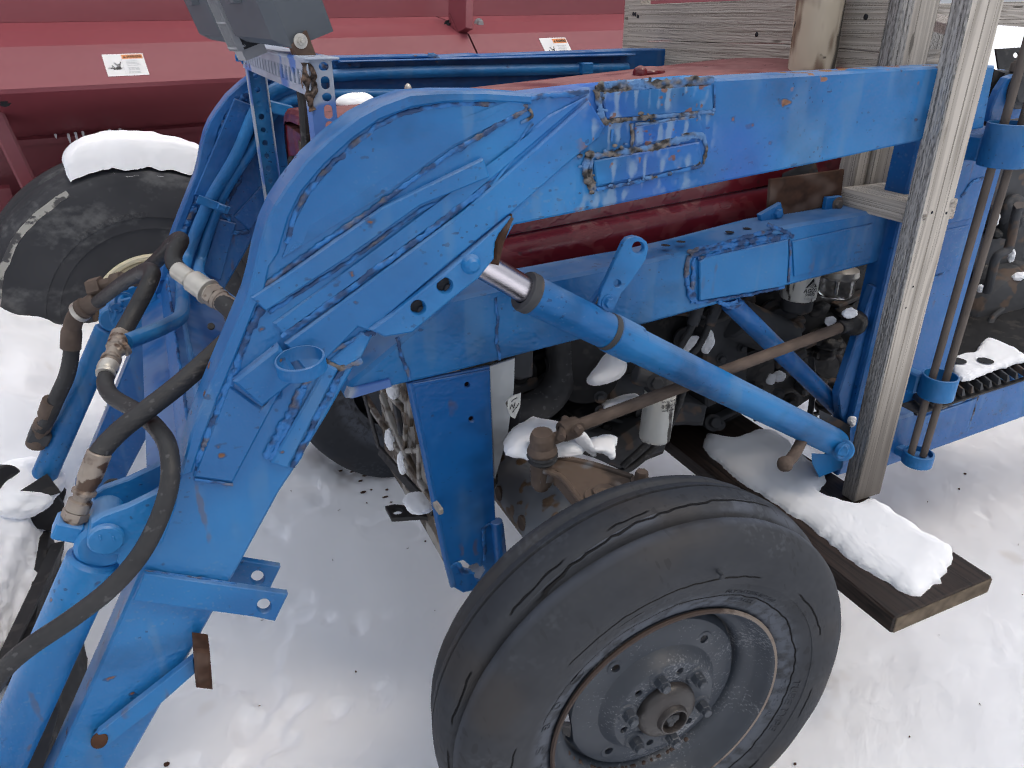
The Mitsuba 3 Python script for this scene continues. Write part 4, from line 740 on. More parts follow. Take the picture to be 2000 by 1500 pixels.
# grille guard on the front of the tractor
YG = 1.14
gp = [(798, 748), (957, 716), (962, 860), (968, 1018), (984, 1024), (992, 1098), (978, 1138), (950, 1148), (905, 1158), (884, 1146), (868, 1085), (848, 985), (824, 866)]
hole = [(893, 1098), (905, 1094), (918, 1105), (932, 1100), (938, 1108), (944, 1104), (950, 1118), (940, 1135), (930, 1132), (922, 1116), (908, 1112)]
part(LP+'grille_guard', pslab(gp, YG, YG+.008, .0015, [hole, circ((913, 752), 5.5, 12), circ((921, 819), 5.5, 12)], .001), 'shaded_blue', label='blue grille guard plate, rusted through at the foot')
gb = lambda px: A(px[0], px[1], YG)
fl = [gb(q) for q in ((797, 748), (823, 866), (847, 985), (867, 1085), (883, 1146))]
fin = np.array(fl); off = V(.012, .045, 0)
v = np.vstack([fin, fin+off, fin+V(.004, 0, 0), fin+off+V(.004, 0, 0)]); n = len(fin); k = np.arange(n-1)
part(LP+'guard_flange', TM(v, np.vstack([np.stack([k, k+1, k+n+1], 1), np.stack([k, k+n+1, k+n], 1), np.stack([k+2*n, k+3*n+1, k+2*n+1], 1), np.stack([k+2*n, k+3*n, k+3*n+1], 1)])), 'shaded_blue')
part(LP+'guard_fold', sweep(fin+V(.003, .003, 0), .0065, 12), 'shaded_blue')
part(LP+'corner_tube', rod(gb((968, 1015))+V(0, -.004, 0), gb((980, 1138))+V(0, -.004, 0), .0125), 'shaded_blue'); part(LP+'weld_bead', bead([gb(q)+V(0, -.004, 0) for q in ((942, 1030), (944, 1060), (946, 1092))], .005, 131, rough=.7), 'weld_steel'); part(LP+'weld_bead', bead([gb(q)+V(0, -.003, 0) for q in ((942, 1034), (950, 1024), (964, 1020), (974, 1018))], .004, 132), 'weld_steel')
part(LP+'weld_bead', bead([gb(q)+V(0, -.001, 0) for q in ((878, 1110), (890, 1100), (905, 1116), (925, 1120))], .006, 133, rough=.9), 'weld_steel')
part(LP+'guard_lip', pslab([(806, 757), (955, 727), (956, 722), (806, 750)], YG-.004, YG+.001, .001), 'shaded_blue')
part(LP+'guard_snow', lump(A(932, 1118, YG+.03), (.03, .012, .022), 5, .2), 'snow')
# bucket behind the left edge of the frame
bk = thing('loader_bucket', 'dark steel loader bucket buried in snow at the lower left', 'bucket')
b0_, b1_ = AX(20, 1300, -.50), AX(122, 1060, -.50)
yb0, yb1, zb = .55, 2.35, .30
part(bk+'__back_sheet', slab([(-.52, .02), (-.40, .02), (-.455, .235), (-.475, .24)], .70, 2.25, .003), 'iron_black')
pe = [AZ(126, 1056, .25), AZ(4, 1325, .27)]; pe2 = [AZ(100, 1110, .05)+V(.03, 0, 0), AZ(20, 1340, .02)+V(.03, 0, 0)]
part(bk+'__edge_plate', hull([q+V(dx, 0, 0) for q in pe+pe2 for dx in (-.03, 0)]), 'iron_black')
part(bk+'__upper_tube', rod(V(-.60, .62, .29), V(-.60, 2.3, .29), .028), 'iron_black')
for y_ in (2.00, 2.07):
    part(bk+'__pivot_ear', slab(XZ([(42, 955), (95, 925), (128, 970), (112, 1020), (70, 1012), (45, 985)], 2.03), y_-.02, y_-.005, .002), 'iron_black')
part(bk+'__pivot_pin', lathe([(0, 0), (.018, 0), (.018, .01), (.034, .012), (.034, .03), (0, .03)], A(70, 985, 1.965), (0, 1, 0), 28), 'iron_black')
part(bk+'__cap', hull(pts([(40, 958), (92, 925), (120, 962), (100, 968)], 1.96)+pts([(40, 958), (92, 925), (120, 962), (100, 968)], 2.10)), 'iron_black')
part(bk+'__tube_end', rod(A(-20, 940, 2.05), A(14, 942, 2.0), .045), 'iron_black')
part(bk+'__arm_strap', bar(A(98, 1375, 1.09), A(58, 1530, 1.09), .030, .012), 'iron_grey')
# heaps of snow on the bucket
hc = AZ(40, 1075, .24)
solo('snow_heap', rough_up(cat([lump(hc+V(-.10, -.02, -.03), (.15, .40, .17), 11, .20, .55, sub=6)]), .014, .06, 14), 'snow', 'lumpy heap of snow piled on the dark loader bucket', 'snow', smooth=True)
solo('snow_heap', lump(A(66, 935, 2.05)+V(-.03, 0, -.02), (.10, .12, .060), 12, .15, .5), 'snow', 'small cap of snow on the bucket pivot under the far cylinder', 'snow', smooth=True)

# ================================================================== LIGHT STAND AND WORK LIGHT
st = thing('light_stand', 'slotted angle iron stand with blue overspray carrying the work light', 'stand')
def slots(px0, px1, y, n, w, h, alt=True):
    out = []
    for k in range(n):
        t = (k+.5)/n; c = A(px0[0]+(px1[0]-px0[0])*t, px0[1]+(px1[1]-px0[1])*t, y)
        ww, hh = (w, h) if (k % 2 == 0 or not alt) else (w, h*1.5)
        c2 = (c[0], c[2]); out.append([(c2[0]+(ww*math.cos(a_))*.5, c2[1]+(hh-ww)*.5*(1 if math.sin(a_) > 0 else -1)*(hh > ww)+ww*.5*math.sin(a_)) for a_ in np.linspace(.0001, 2*math.pi, 16, endpoint=False)])
    return out
u0 = A(598, 118, 1.18); xr0, xr1, zt = u0[0], A(648, 118, 1.18)[0], A(600, 116, 1.18)[2]
hs = []
for py, hh in ((130, .010), (162, .016), (190, .010), (219, .018), (247, .012), (276, .016), (305, .010)):
    c = A(633, py, 1.18); cx_ = (xr0+xr1)/2+.006; hs.append([(cx_+.0065*math.cos(a_)*(1 if hh > .011 else 1.1), c[2]+(hh-.010)*.5*(1 if math.sin(a_) > 0 else -1)+.006*math.sin(a_)) for a_ in np.linspace(.05, .05+2*math.pi, 18, endpoint=False)])
up1 = part(st+'__upright', slab([(xr0, .95), (xr1, .95), (xr1, zt), (xr0, zt)], 1.18, 1.183, .0006, hs, .0004), 'angle_iron', label='near upright of pale galvanised angle')
part(up1+'__flange', box(((xr0+.0015), 1.20, (zt+.95)/2), (.003, .037, zt-.95), None, .0006), 'angle_iron')
# far upright: flange towards the viewer carries the slots
xf, yf_, zf = A(478, 130, 1.95)[0], 1.95, 1.40
hs2 = [circ((xf+.021, zf-.045-.030*k), .0068 if k % 2 else .0058, 14) for k in range(14)]
up2 = part(st+'__upright', slab([(xf, .9), (xf+.044, .9), (xf+.044, zf), (xf, zf)], 1.95, 1.953, .0006, hs2, .0004), 'blue_paint')
part(up2+'__flange', box((xf+.0015, 1.932, (zf+.9)/2), (.003, .040, zf-.9), None, .0006), 'angle_iron')
part(up2+'__back_strip', box((xf+.043, 1.945, (zf+.9)/2), (.003, .022, zf-.9), None, .0006), 'angle_iron')
# cross bar: angle lying along the machine's width; slotted upright flange faces forward
fx = xr0-.002; nsl = 20; zb0, zb1 = zt-.050, zt
hs3 = []
for k in range(nsl):
    yc = 1.21+k*.0375
    hs3.append([(yc-.010, zb0+.012), (yc+.010, zb0+.012), (yc+.010, zb0+.034), (yc-.010, zb0+.034)])
m = slab([(1.175, zb0), (1.962, zb0), (1.962, zb1), (1.175, zb1)], 0, .003, .0004, hs3, .0003)
v = m.vertices.copy(); m2 = TM(np.stack([fx+v[:, 1], v[:, 0], v[:, 2]], 1), m.faces[:, ::-1]); br_ = part(st+'__cross_bar', m2, 'angle_iron', label='slotted cross bar under the work light')
part(br_+'__top_flange', box((fx+.024, 1.568, zt+.0005), (.05, .79, .003), None, .001), 'angle_iron'); part(br_+'__folded_edge', sweep(np.array([V(fx+.002, 1.175, zt-.001), V(fx+.002, 1.962, zt-.001)]), .004, 10), 'angle_iron')
part(st+'__weld_lump', cat([bead([V(fx+.000, 1.178, zt-.005), V(fx-.001, 1.176, zt-.025), V(fx+.001, 1.176, zt-.052), V(fx+.003, 1.178, zt-.07)], .0065, 141, rough=.95), bead([V(fx+.006, 1.177, zt-.006), V(fx+.010, 1.177, zt-.03), V(fx+.004, 1.177, zt-.05)], .0055, 142, rough=.8)]), 'rusty_corner', label='rusty weld at the corner')
part(st+'__bolt', hexbolt(V(fx-.001, 1.952, zt-.028), (-1, 0, 0), .009, .014), 'blue_paint')
# rubber strap hanging from the bar
solo('rubber_strap', sweep(spline([V(fx+.03, 1.42, zt-.03), V(fx+.032, 1.42, zt-.08), V(fx+.030, 1.43, zt-.16), V(fx+.034, 1.44, zt-.24), V(fx+.045, 1.45, zt-.34)], .01), .0085, 8), 'hose_rubber', 'black rubber strap hanging from the light stand in front of the hood', 'strap')

wl = thing('work_light', 'grey plastic double work light seen from behind on the light stand', 'work light')
P1, P2 = A(572, 94, 1.27), A(415, 80, 1.62)
la = unit(V(P2[0]-P1[0], P2[1]-P1[1], 0)); ln_ = unit(np.cross(la, (0, 0, 1))); ln_ = ln_ if ln_@FWD < 0 else -ln_
lu = unit(V(0, 0, 1)+.32*ln_); lu = unit(lu-la*(lu@la)); ln_ = np.cross(lu, la); ln_ = ln_ if ln_@FWD < 0 else -ln_
LL = np.linalg.norm(P2-P1); o = P1+V(0, 0, -.004)
def W(a_, b_, c_): return o+la*a_*LL+lu*b_+ln_*c_
def lobe(a0, a1, hgt=.25, dep=.075):
    f_ = [(a0, 0.004), (a1, 0.010), (a1, hgt), (a0, hgt)]
    i_ = [(a0+.05, .022), (a1-.03, .026), (a1-.03, hgt-.02), (a0+.05, hgt-.02)]
    return hull([W(x, y, -dep) for x, y in f_]+[W(x, y, 0) for x, y in f_]+[W(x, y, .018) for x, y in i_])
for a0, a1 in ((0, .50), (.62, 1.0)):
    k = part(wl+'__housing', lobe(a0, a1), 'light_plastic')
    am = a0+(a1-a0)*.62
    part(k+'__recess', hull([W(am-.10, .075, .0185), W(am+.10, .075, .0185), W(am+.08, .100, .0185), W(am-.10, .100, .0185), W(am-.03, .077, .029), W(am-.09, .079, .029), W(am-.03, .096, .029), W(am-.09, .098, .029)]), 'light_plastic')
part(wl+'__centre_block', hull([W(x, y, z) for x in (.50, .62) for y in (.0, .25) for z in (-.05, .008)]), 'dark_slot')
for k in range(5):
    x = .505+k*.0275; part(wl+'__cooling_rib', hull([W(x+d_, y, z) for d_ in (0, .005) for y in (.0, .25) for z in (.0, .020)]), 'grey_edge', smooth=False)
for y in (.004, .045, .085, .130, .175): part(wl+'__cross_rib', hull([W(x, y+d_, z) for x in (.50, .622) for d_ in (0, .003) for z in (.004, .0205)]), 'grey_edge', smooth=False)
part(wl+'__boss', lathe([(.012, 0), (.016, 0), (.016, .021), (.012, .021)], W(.56, .105, 0), ln_, 28, closed=True), 'grey_edge')
for k in range(9): part(wl+'__edge_rib', hull([W(1.0+d_, .012+k*.022+e_, z) for d_ in (0, .012) for e_ in (0, .003) for z in (-.05, .002)]), 'light_plastic', smooth=False)
part(wl+'__mount', hull([W(.03, -.020, -.030), W(.03, .020, -.030), W(-.02, .020, -.030), W(-.02, -.020, -.030), W(.03, -.020, .0), W(.03, .006, .0), W(-.02, .010, .0), W(-.02, -.020, .0)]), 'rust')
part(wl+'__mount', hull([W(.52, -.018, -.03), W(.62, -.018, -.03), W(.52, .004, -.03), W(.62, .004, -.03), W(.52, -.018, .012), W(.62, -.018, .012), W(.52, .004, .012), W(.62, .004, .012)]), 'grey_edge')
part(wl+'__bolt', cat([hexbolt(W(-.022, .010, -.014), -la, .0065, .006), rod(W(-.025, .010, -.014), W(-.05, .010, -.014), .003), lathe([(0, 0), (.011, 0), (.011, .0015), (0, .0015)], W(-.021, .010, -.014), -la, 24)]), 'bright_steel')

# ================================================================== TRACTOR
tr = thing('tractor', 'old tractor with dull red hood and greasy black engine carrying the loader', 'tractor'); TP = tr+'__'
def hood_z(x): return 1.299+(x-.27)*.066
def hsec(x, pts_): return [V(x, 1.53+dy, hood_z(x)+dz) for dy, dz in pts_]
def loft(secs, capends=True):
    n = len(secs[0]); v = np.vstack(secs); f = []
    for s in range(len(secs)-1):
        k = np.arange(n-1); f += [np.stack([s*n+k, s*n+k+1, (s+1)*n+k+1], 1), np.stack([s*n+k, (s+1)*n+k+1, (s+1)*n+k], 1)]
    return TM(v, np.vstack(f))
top = [(-.256, -.215), (-.259, -.15), (-.258, -.05), (-.252, -.025), (-.238, -.008), (-.215, .001), (-.20, .004), (-.195, .001), (-.15, .008), (0, .014), (.15, .008), (.195, .001), (.20, .004), (.215, .001), (.238, -.008), (.252, -.025), (.258, -.05), (.259, -.15), (.256, -.215)]
xs = np.linspace(.27, 1.50, 70)
hsecs = [hsec(x, top) for x in xs]
hm = loft(hsecs); part(TP+'hood', hm, 'hood_paint', smooth=40, label='dull red hood with faded top')
skirt = [(-.250, -.218), (-.262, -.235), (-.266, -.26), (-.262, -.30), (-.250, -.34), (-.232, -.375), (-.21, -.40)]
part(TP+'hood_side', loft([hsec(x, skirt) for x in xs]), 'hood_paint', smooth=40, label='rounded red side panel below the hood'); part(TP+'hood_side', loft([hsec(x, [(-a_, b_) for a_, b_ in skirt]) for x in xs]), 'hood_paint', smooth=40)
part(TP+'hood_gap', box((.885, 1.53, hood_z(.885)-.21), (1.22, .50, .02), basis((-.066, 0, 1), (1, 0, .066)), .001), 'dark_slot')
# nose: face with headlamp and grille mesh
nose = [V(.27, 1.53+a_, hood_z(.27)+b_) for a_, b_ in top]; nose2 = [V(.262, 1.53+a_*.97, hood_z(.27)+b_*.97-.008) for a_, b_ in top]; nose3 = [V(.258, 1.53+a_*.90, hood_z(.27)+b_*.9-.022) for a_, b_ in top]
part(TP+'nose', loft([nose, nose2, nose3]), 'hood_paint', smooth=50)
part(TP+'nose_face', hull([V(.262, 1.53+s*.235, z) for s in (-1, 1) for z in (hood_z(.27)-.030, hood_z(.27)-.36)]+[V(.29, 1.53+s*.235, z) for s in (-1, 1) for z in (hood_z(.27)-.03, hood_z(.27)-.36)]), 'hood_paint')
for s in (-1, 1):
    part(TP+'headlamp', cat([ring(V(.258, 1.53+s*.12, hood_z(.27)-.15), (1, 0, 0), .068, .058, .02), lathe([(0, -.012), (.03, -.010), (.058, 0)], V(.258, 1.53+s*.12, hood_z(.27)-.15), (1, 0, 0), 36)]), 'dark_slot')
part(TP+'grille_mesh', box((.257, 1.53, hood_z(.27)-.10), (.004, .08, .12), None, .001), 'dirty_aluminium')
capz = hood_z(.83)+.012
part(TP+'radiator_cap', cat([lump(A(1268, 142, 1.53), (.040, .030, .014), 21, .06), lump(A(1250, 144, 1.52), (.016, .018, .017), 22, .06), box(A(1272, 152, 1.52), (.085, .05, .012), None, .004)]), 'hood_paint', smooth=True)
part(TP+'hood_knob', lump(A(797, 175, 1.62), (.008, .008, .012), 23, .1, sub=2), 'bright_steel')
solo('snow_patch', pad([A(658, 203, 1.62), A(668, 190, 1.68), A(690, 185, 1.70), A(715, 190, 1.70), A(728, 196, 1.64), A(700, 203, 1.60)], (0, 0, 1), .009, 31, step=.006, edge=.02), 'snow', 'little drift of snow on top of the hood beside the light stand', 'snow', smooth=True)
# dash cowl behind the board
part(TP+'cowl', slab([(1.50, 1.02), (1.95, 1.05), (1.95, 1.34), (1.50, 1.365)], 1.30, 1.76, .02), 'hood_paint')
# exhaust stack
xa = A(1590, 340, 1.35); part(TP+'exhaust_stack', cat([lathe([(.050, -.30), (.050, .6), (.046, .6), (.046, -.3)], V((A(1535, 140, 1.35)[0]+A(1635, 135, 1.35)[0])/2, 1.35, 1.30), (-.035, 0, 1), 48)]), 'bark_pipe', label='peeling cream coloured exhaust stack with a dark crack')
part(TP+'manifold', rough_up(hull(pts([(1528, 340), (1592, 312), (1600, 345), (1525, 360)], 1.27)+pts([(1528, 330), (1592, 300), (1600, 345), (1525, 360)], 1.36)).subdivide().subdivide().subdivide(), .003, .02, 2), 'iron_grey')
# engine: block, pan, covers
eng = [(985, 560), (1200, 500), (1750, 400), (1745, 560), (1700, 690), (1660, 770), (1600, 772), (1560, 800), (1480, 800), (1400, 842), (1330, 822), (1314, 840), (1300, 890), (1260, 906), (1215, 922), (1170, 900), (1105, 880), (1000, 830), (985, 760)]
part(TP+'engine_block', pslab(eng, 1.40, 1.72, .012), 'iron_black', label='greasy black engine side')
def blob(name, px, y, s, seed, m_='iron_black', amp=.12, R=None): part(TP+name, lump(A(px[0], px[1], y), s, seed, amp, .5), m_, smooth=True)
# lower castings and pan
part(TP+'oil_pan', rough_up(pslab([(1118, 842), (1215, 862), (1250, 838), (1330, 790), (1390, 800), (1382, 838), (1318, 838), (1306, 888), (1262, 902), (1216, 920), (1168, 902)], 1.30, 1.55, .02).subdivide().subdivide(), .003, .05, 3), 'iron_grey')
part(TP+'casting', rod(A(1170, 775, 1.30), A(1255, 758, 1.34), .040), 'iron_grey'); part(TP+'casting', rod(A(1430, 620, 1.33), A(1535, 665, 1.33), .052), 'iron_grey')
part(TP+'casting', pslab([(1375, 640), (1465, 600), (1460, 760), (1380, 800)], 1.33, 1.42, .006), 'iron_grey'); part(TP+'casting', pslab([(1440, 690), (1520, 660), (1515, 790), (1445, 800)], 1.36, 1.42, .01), 'iron_black')
part(TP+'pulley', lathe([(0, 0), (.03, 0), (.07, .004), (.078, .0), (.080, .008), (.072, .016), (.080, .024), (.078, .03), (0, .04)], A(1140, 715, 1.30), (-.45, -.85, .1), 48), 'iron_black'); part(TP+'casting', lump(A(1150, 700, 1.33), (.05, .05, .06), 41, .2), 'iron_black', smooth=True)
part(TP+'casting', pslab([(1130, 822), (1178, 800), (1184, 812), (1180, 830), (1132, 850)], 1.26, 1.34, .004), 'iron_black')
for px, py, r_, y in ((1173, 775, .010, 1.25), (1173, 802, .009, 1.25), (1118, 830, .008, 1.26), (1283, 746, .014, 1.15), (1250, 735, .010, 1.2), (1410, 700, .009, 1.32), (1450, 680, .008, 1.32), (1520, 770, .012, 1.33), (1395, 770, .010, 1.32)):
    part(TP+'bolt', hexbolt(A(px, py, y), (-.4, -.9, .1), r_, .014), 'iron_grey')
for k in range(16):
    px, py = rng.uniform(1380, 1660), rng.uniform(600, 800); part(TP+'fitting', lump(A(px, py, 1.37), tuple(rng.uniform(.012, .04, 3)), 50+k, .2, sub=3), 'iron_black', smooth=True)
for k in range(10):
    px, py = rng.uniform(1010, 1230), rng.uniform(720, 860); part(TP+'fitting', lump(A(px, py, 1.38), tuple(rng.uniform(.012, .035, 3)), 80+k, .2, sub=3), 'iron_black', smooth=True)
r2 = np.random.default_rng(33)
for k in range(80):
    px, py = (r2.uniform(1000, 1240), r2.uniform(690, 880)) if k < 30 else (r2.uniform(1330, 1700), r2.uniform(570, 830))
    c_ = A(px, py, 1.375+.02*r2.random()); d_ = unit(V(r2.normal()*.3, -1, r2.normal()*.3)); t_ = k % 5; m_ = 'iron_grey' if r2.random() < .6 else 'iron_black'; s_ = r2.uniform(.7, 1.5)
    if t_ == 0: part(TP+'bolt', hexbolt(c_+V(0, -.02, 0), d_, .009*s_, .014), m_)
    elif t_ == 1: part(TP+'flange', lathe([(0, 0), (.030*s_, 0), (.032*s_, .003), (.032*s_, .014), (.020*s_, .016), (.018*s_, .035), (0, .036)], c_, d_, 24), m_)
    elif t_ == 2: part(TP+'cover', box(c_, (.07*s_, .03, .05*s_), basis(V(.1, 1, .1), V(1, 0, .25)), .006), m_)
    elif t_ == 3: part(TP+'casting_rib', bar(c_-V(.06*s_, 0, .012), c_+V(.06*s_, 0, .012), .012, .03), m_)
    else: part(TP+'pipe', pipe([c_+V(-.08*s_, 0, .03), c_+V(-.02, -.02, .035*s_), c_+V(.03, -.02, 0), c_+V(.05*s_, 0, -.06)], .006*s_, 10), m_)
# right hand side: filters, glass bowl
f1 = A(1281, 820, 1.16)
def can(c0, c1, r, name, label): return part(TP+name, lathe([(0, 0), (r*.80, 0), (r*.96, .006), (r, .014), (r, np.linalg.norm(c1-c0)-.006), (r*.95, np.linalg.norm(c1-c0)), (0, np.linalg.norm(c1-c0))], c1, c0-c1, 48), 'white_can', label=label)
ck = can(A(1292, 752, 1.18), A(1277, 862, 1.16), .0345, 'oil_filter', 'white spin-on filter with small printing')
part(TP+'filter_head', cat([rod(A(1292, 735, 1.18), A(1290, 762, 1.18), .036), rod(A(1240, 730, 1.20), A(1292, 745, 1.18), .022), rod(A(1300, 742, 1.15), A(1280, 745, 1.19), .017)]), 'iron_grey')
def wrap_text(tx, h, c, axis, r, ang0, z, bold=True, flip=False):
    """Print wrapped round an upright can; ang0 = direction (deg) in the horizontal plane of the text's middle."""
    m = meshkit.text_mesh(tx, h, .0003, bold); m = m.subdivide(); w = m.bounds[1][0]; v = m.vertices.copy()
    if flip: v[:, 0], v[:, 1] = w-v[:, 0], h-v[:, 1]
    a_ = math.radians(ang0)+(v[:, 0]-w/2)/r; rr = r+.0003+v[:, 2]
    return TM(np.stack([c[0]+rr*np.cos(a_), c[1]+rr*np.sin(a_), c[2]+z+v[:, 1]], 1), m.faces)
fc_ = (A(1292, 752, 1.18)+A(1277, 862, 1.16))/2
for tx, h_, dz in (('U08 8808', .0075, .030), ('SPIN-ON OIL FILTER', .0036, .044), ('TIGHTEN 3/4 TURN', .0034, .022)):
    part(ck+'__printing', wrap_text(tx, h_, fc_+V(.004, 0, 0), None, .0347, -80, dz, True, True), 'print_black', smooth=False)
f2a, f2b = A(1566, 520, 1.33), A(1556, 592, 1.33); z_b = f2b[2]
cc = V(f2b[0], 1.33, z_b); part(TP+'fuel_filter', lathe([(0, -.0), (.036, 0), (.040, .006), (.040, .032), (.0, .032)], cc-V(0, 0, .018), (0, 0, 1), 48), 'iron_grey'); fk_ = part(TP+'fuel_filter', lathe([(0, 0), (.0415, 0), (.0445, .004), (.0445, .12), (0, .12)], cc+V(0, 0, .015), (0, 0, 1), 56), 'white_can', label='white fuel filter printed with black lettering')
AGa = -97
part(fk_+'__lettering', wrap_text('AGCO', .0100, cc+V(0, 0, .015), None, .0446, AGa, .028), 'print_black', smooth=False); part(fk_+'__lettering', wrap_text('PARTS', .0062, cc+V(0, 0, .015), None, .0446, AGa, .0195, True), 'print_black', smooth=False); part(fk_+'__lettering', wrap_text('26054 1882', .0040, cc+V(0, 0, .015), None, .0446, AGa, .010, False), 'print_grey', smooth=False)
def wrap_poly(poly, c, r, ang0, z):
    g = sg.Polygon(poly); v, f = trimesh.creation.triangulate_polygon(g, engine='earcut'); m = TM(np.c_[v, v[:, 0]*0], f).subdivide().subdivide(); v = m.vertices; a_ = math.radians(ang0)+v[:, 0]/r
    return TM(np.stack([c[0]+(r+.0004)*np.cos(a_), c[1]+(r+.0004)*np.sin(a_), c[2]+z+v[:, 1]], 1), m.faces)
part(fk_+'__emblem', cat([wrap_poly([(-.017, 0), (-.013, 0), (.004, .0165), (.002, .021), (0, .024)], cc+V(0, 0, .015), .0446, AGa, .041), wrap_poly([(-.010, 0), (-.008, 0), (.005, .0135), (.0045, .0155)], cc+V(0, 0, .015), .0446, AGa, .041), wrap_poly([(-.005, 0), (-.003, 0), (.006, .0110), (.0055, .0125)], cc+V(0, 0, .015), .0446, AGa, .041), wrap_poly([(0, 0), (.002, 0), (.0075, .0088), (.0068, .010)], cc+V(0, 0, .015), .0446, AGa, .041), wrap_poly([(.007, 0), (.017, 0), (.0095, .0095)], cc+V(0, 0, .015), .0446, AGa, .041)]), 'print_black', smooth=False)
gc = A(1632, 572, 1.34)
gk = part(TP+'sediment_bowl', lathe([(0, 0), (.038, 0), (.043, .004), (.045, .012), (.045, .06), (.042, .06), (.042, .014), (.036, .006), (0, .006)], gc-V(0, 0, .01), (0, 0, 1), 56), 'clear_glass', label='clear glass fuel sediment bowl')
part(gk+'__cover', lathe([(0, .055), (.047, .055), (.050, .062), (.047, .075), (.02, .09), (0, .09)], gc-V(0, 0, .01), (0, 0, 1), 40), 'bright_steel'); part(gk+'__stem', rod(gc-V(0, 0, .004), gc+V(0, 0, .045), .005), 'bright_steel')
# hoses at the engine
part(TP+'radiator_hose', pipe([A(985, 812, 1.22), A(1030, 802, 1.26), A(1075, 775, 1.29), A(1095, 735, 1.31), A(1098, 695, 1.32), A(1090, 650, 1.33)], .036, 22), 'hose_rubber', label='fat black radiator hose')
part(TP+'hose_tag', slab(XZ([(988, 788), (998, 774), (1018, 768), (1016, 795), (1006, 818), (998, 814)], 1.15), 1.15, 1.152, .0005), 'white_can', label='white paper tag with handwriting')
part(TP+'hose_tag__writing', cat([sweep(spline(pts(q, 1.1485), .003), .0008, 6) for q in ([(996, 800), (1000, 790), (1003, 797), (1006, 786)], [(1001, 806), (1004, 801), (1009, 796), (1013, 788)], [(999, 785), (1004, 780), (1010, 777)])]), 'print_black')
for px, r_ in (([(1395, 600), (1382, 640), (1365, 675), (1345, 700), (1335, 760), (1318, 810), (1290, 860), (1230, 915), (1200, 925)], .0085), ([(1362, 602), (1350, 640), (1332, 672), (1316, 700), (1310, 760), (1298, 800), (1268, 860), (1215, 912)], .0085), ([(1585, 700), (1588, 745), (1585, 790), (1578, 830)], .008)):
    part(TP+'fuel_line', pipe(pts(px, 1.24), r_, 12), 'hose_rubber')
part(TP+'line_end', rod(A(1404, 590, 1.24), A(1385, 635, 1.24), .0125), 'iron_grey'); part(TP+'line_end', rod(A(1368, 590, 1.24), A(1352, 635, 1.24), .0125), 'iron_grey')
part(TP+'tank_box', pslab([(1000, 690), (1045, 676), (1043, 738), (1020, 745), (998, 742)], 1.24, 1.32, .008), 'iron_grey')
# steering drag link
d0, d1 = A(1100, 842, 1.06), A(1640, 640, 1.12)
dk = part(TP+'drag_link', rod(d0, d1, .0125, .002, 24), 'brown_iron', label='long steering drag link')
part(dk+'__clamp', cat([lathe([(.012, -.018), (.019, -.018), (.0205, -.012), (.0205, .012), (.019, .018), (.012, .018)], A(1112, 838, 1.06), d1-d0, 24), rod(A(1096, 856, 1.03), A(1104, 818, 1.09), .008), hexbolt(A(1128, 835, 1.035), (0, -1, -.2), .009, .012)]), 'brown_iron')
bj = A(1059, 866, 1.06)
part(dk+'__ball_joint', cat([lathe([(0, .026), (.019, .025), (.022, .018), (.0235, .012), (.0235, -.004), (.027, -.010), (.029, -.016), (.027, -.022), (0, -.024)], bj, (-.05, -.05, 1), 36), rod(bj, A(1104, 848, 1.06), .0115)]), 'brown_iron')
part(dk+'__dust_boot', lathe([(0, -.020), (.028, -.020), (.030, -.025), (.026, -.029), (.029, -.034), (.024, -.040), (0, -.041)], bj, (-.05, -.05, 1), 36), 'hose_rubber')
part(dk+'__end_joint', cat([lump(A(1668, 630, 1.13), (.030, .030, .030), 61, .1), rod(A(1640, 640, 1.12), A(1668, 630, 1.13), .016)]), 'iron_black')
# steering arm
bj2 = bj-V(0, 0, .05)
arm_ = [(1040, 888), (1072, 882), (1130, 896), (1232, 930), (1262, 926), (1270, 944), (1240, 968), (1180, 985), (1158, 1000), (1130, 978), (1082, 920), (1056, 922)]
AT = [AZ(x, y, bj2[2]-.012*(i % 2)*0) for i, (x, y) in enumerate(arm_)]
pa = [(p[0], p[1]) for p in AT]; mm = slab(pa, 0, .026, .006); v = mm.vertices; sa = TM(np.stack([v[:, 0], v[:, 2], bj2[2]-v[:, 1]], 1), mm.faces[:, ::-1])
part(TP+'steering_arm', sa, 'forged_arm', label='rusty forged steering arm'); part(TP+'steering_arm_boss', cat([lathe([(0, 0), (.019, 0), (.0215, -.006), (.020, -.050), (.014, -.052), (.014, -.060), (.0, -.060)], V(bj2[0], bj2[1], bj2[2]+.010), (0, 0, 1), 28), ]), 'brown_iron'); part(TP+'kingpin_boss', lathe([(0, 0), (.030, 0), (.036, -.02), (.036, -.12), (0, -.12)], AZ(1175, 968, bj2[2]+.004), (0, 0, 1), 36), 'forged_arm')
part(TP+'arm_pit', lathe([(0, 0), (.011, .0), (.019, .006), (.021, .008)], AZ(1180, 965, bj2[2]+.001), (0, 0, 1), 24), 'brown_iron'); part(TP+'bolt', hexbolt(AZ(1252, 940, bj2[2]), (0, 0, 1), .0125, .022), 'brown_iron')
for q in (((1052, 890), (1085, 893), (1150, 905), (1235, 932)), ((1062, 920), (1090, 928), (1135, 980), (1158, 1000))): part(TP+'arm_edge', sweep(spline([AZ(a_, b_, bj2[2]+.001) for a_, b_ in q], .01), .006, 10), 'forged_arm')
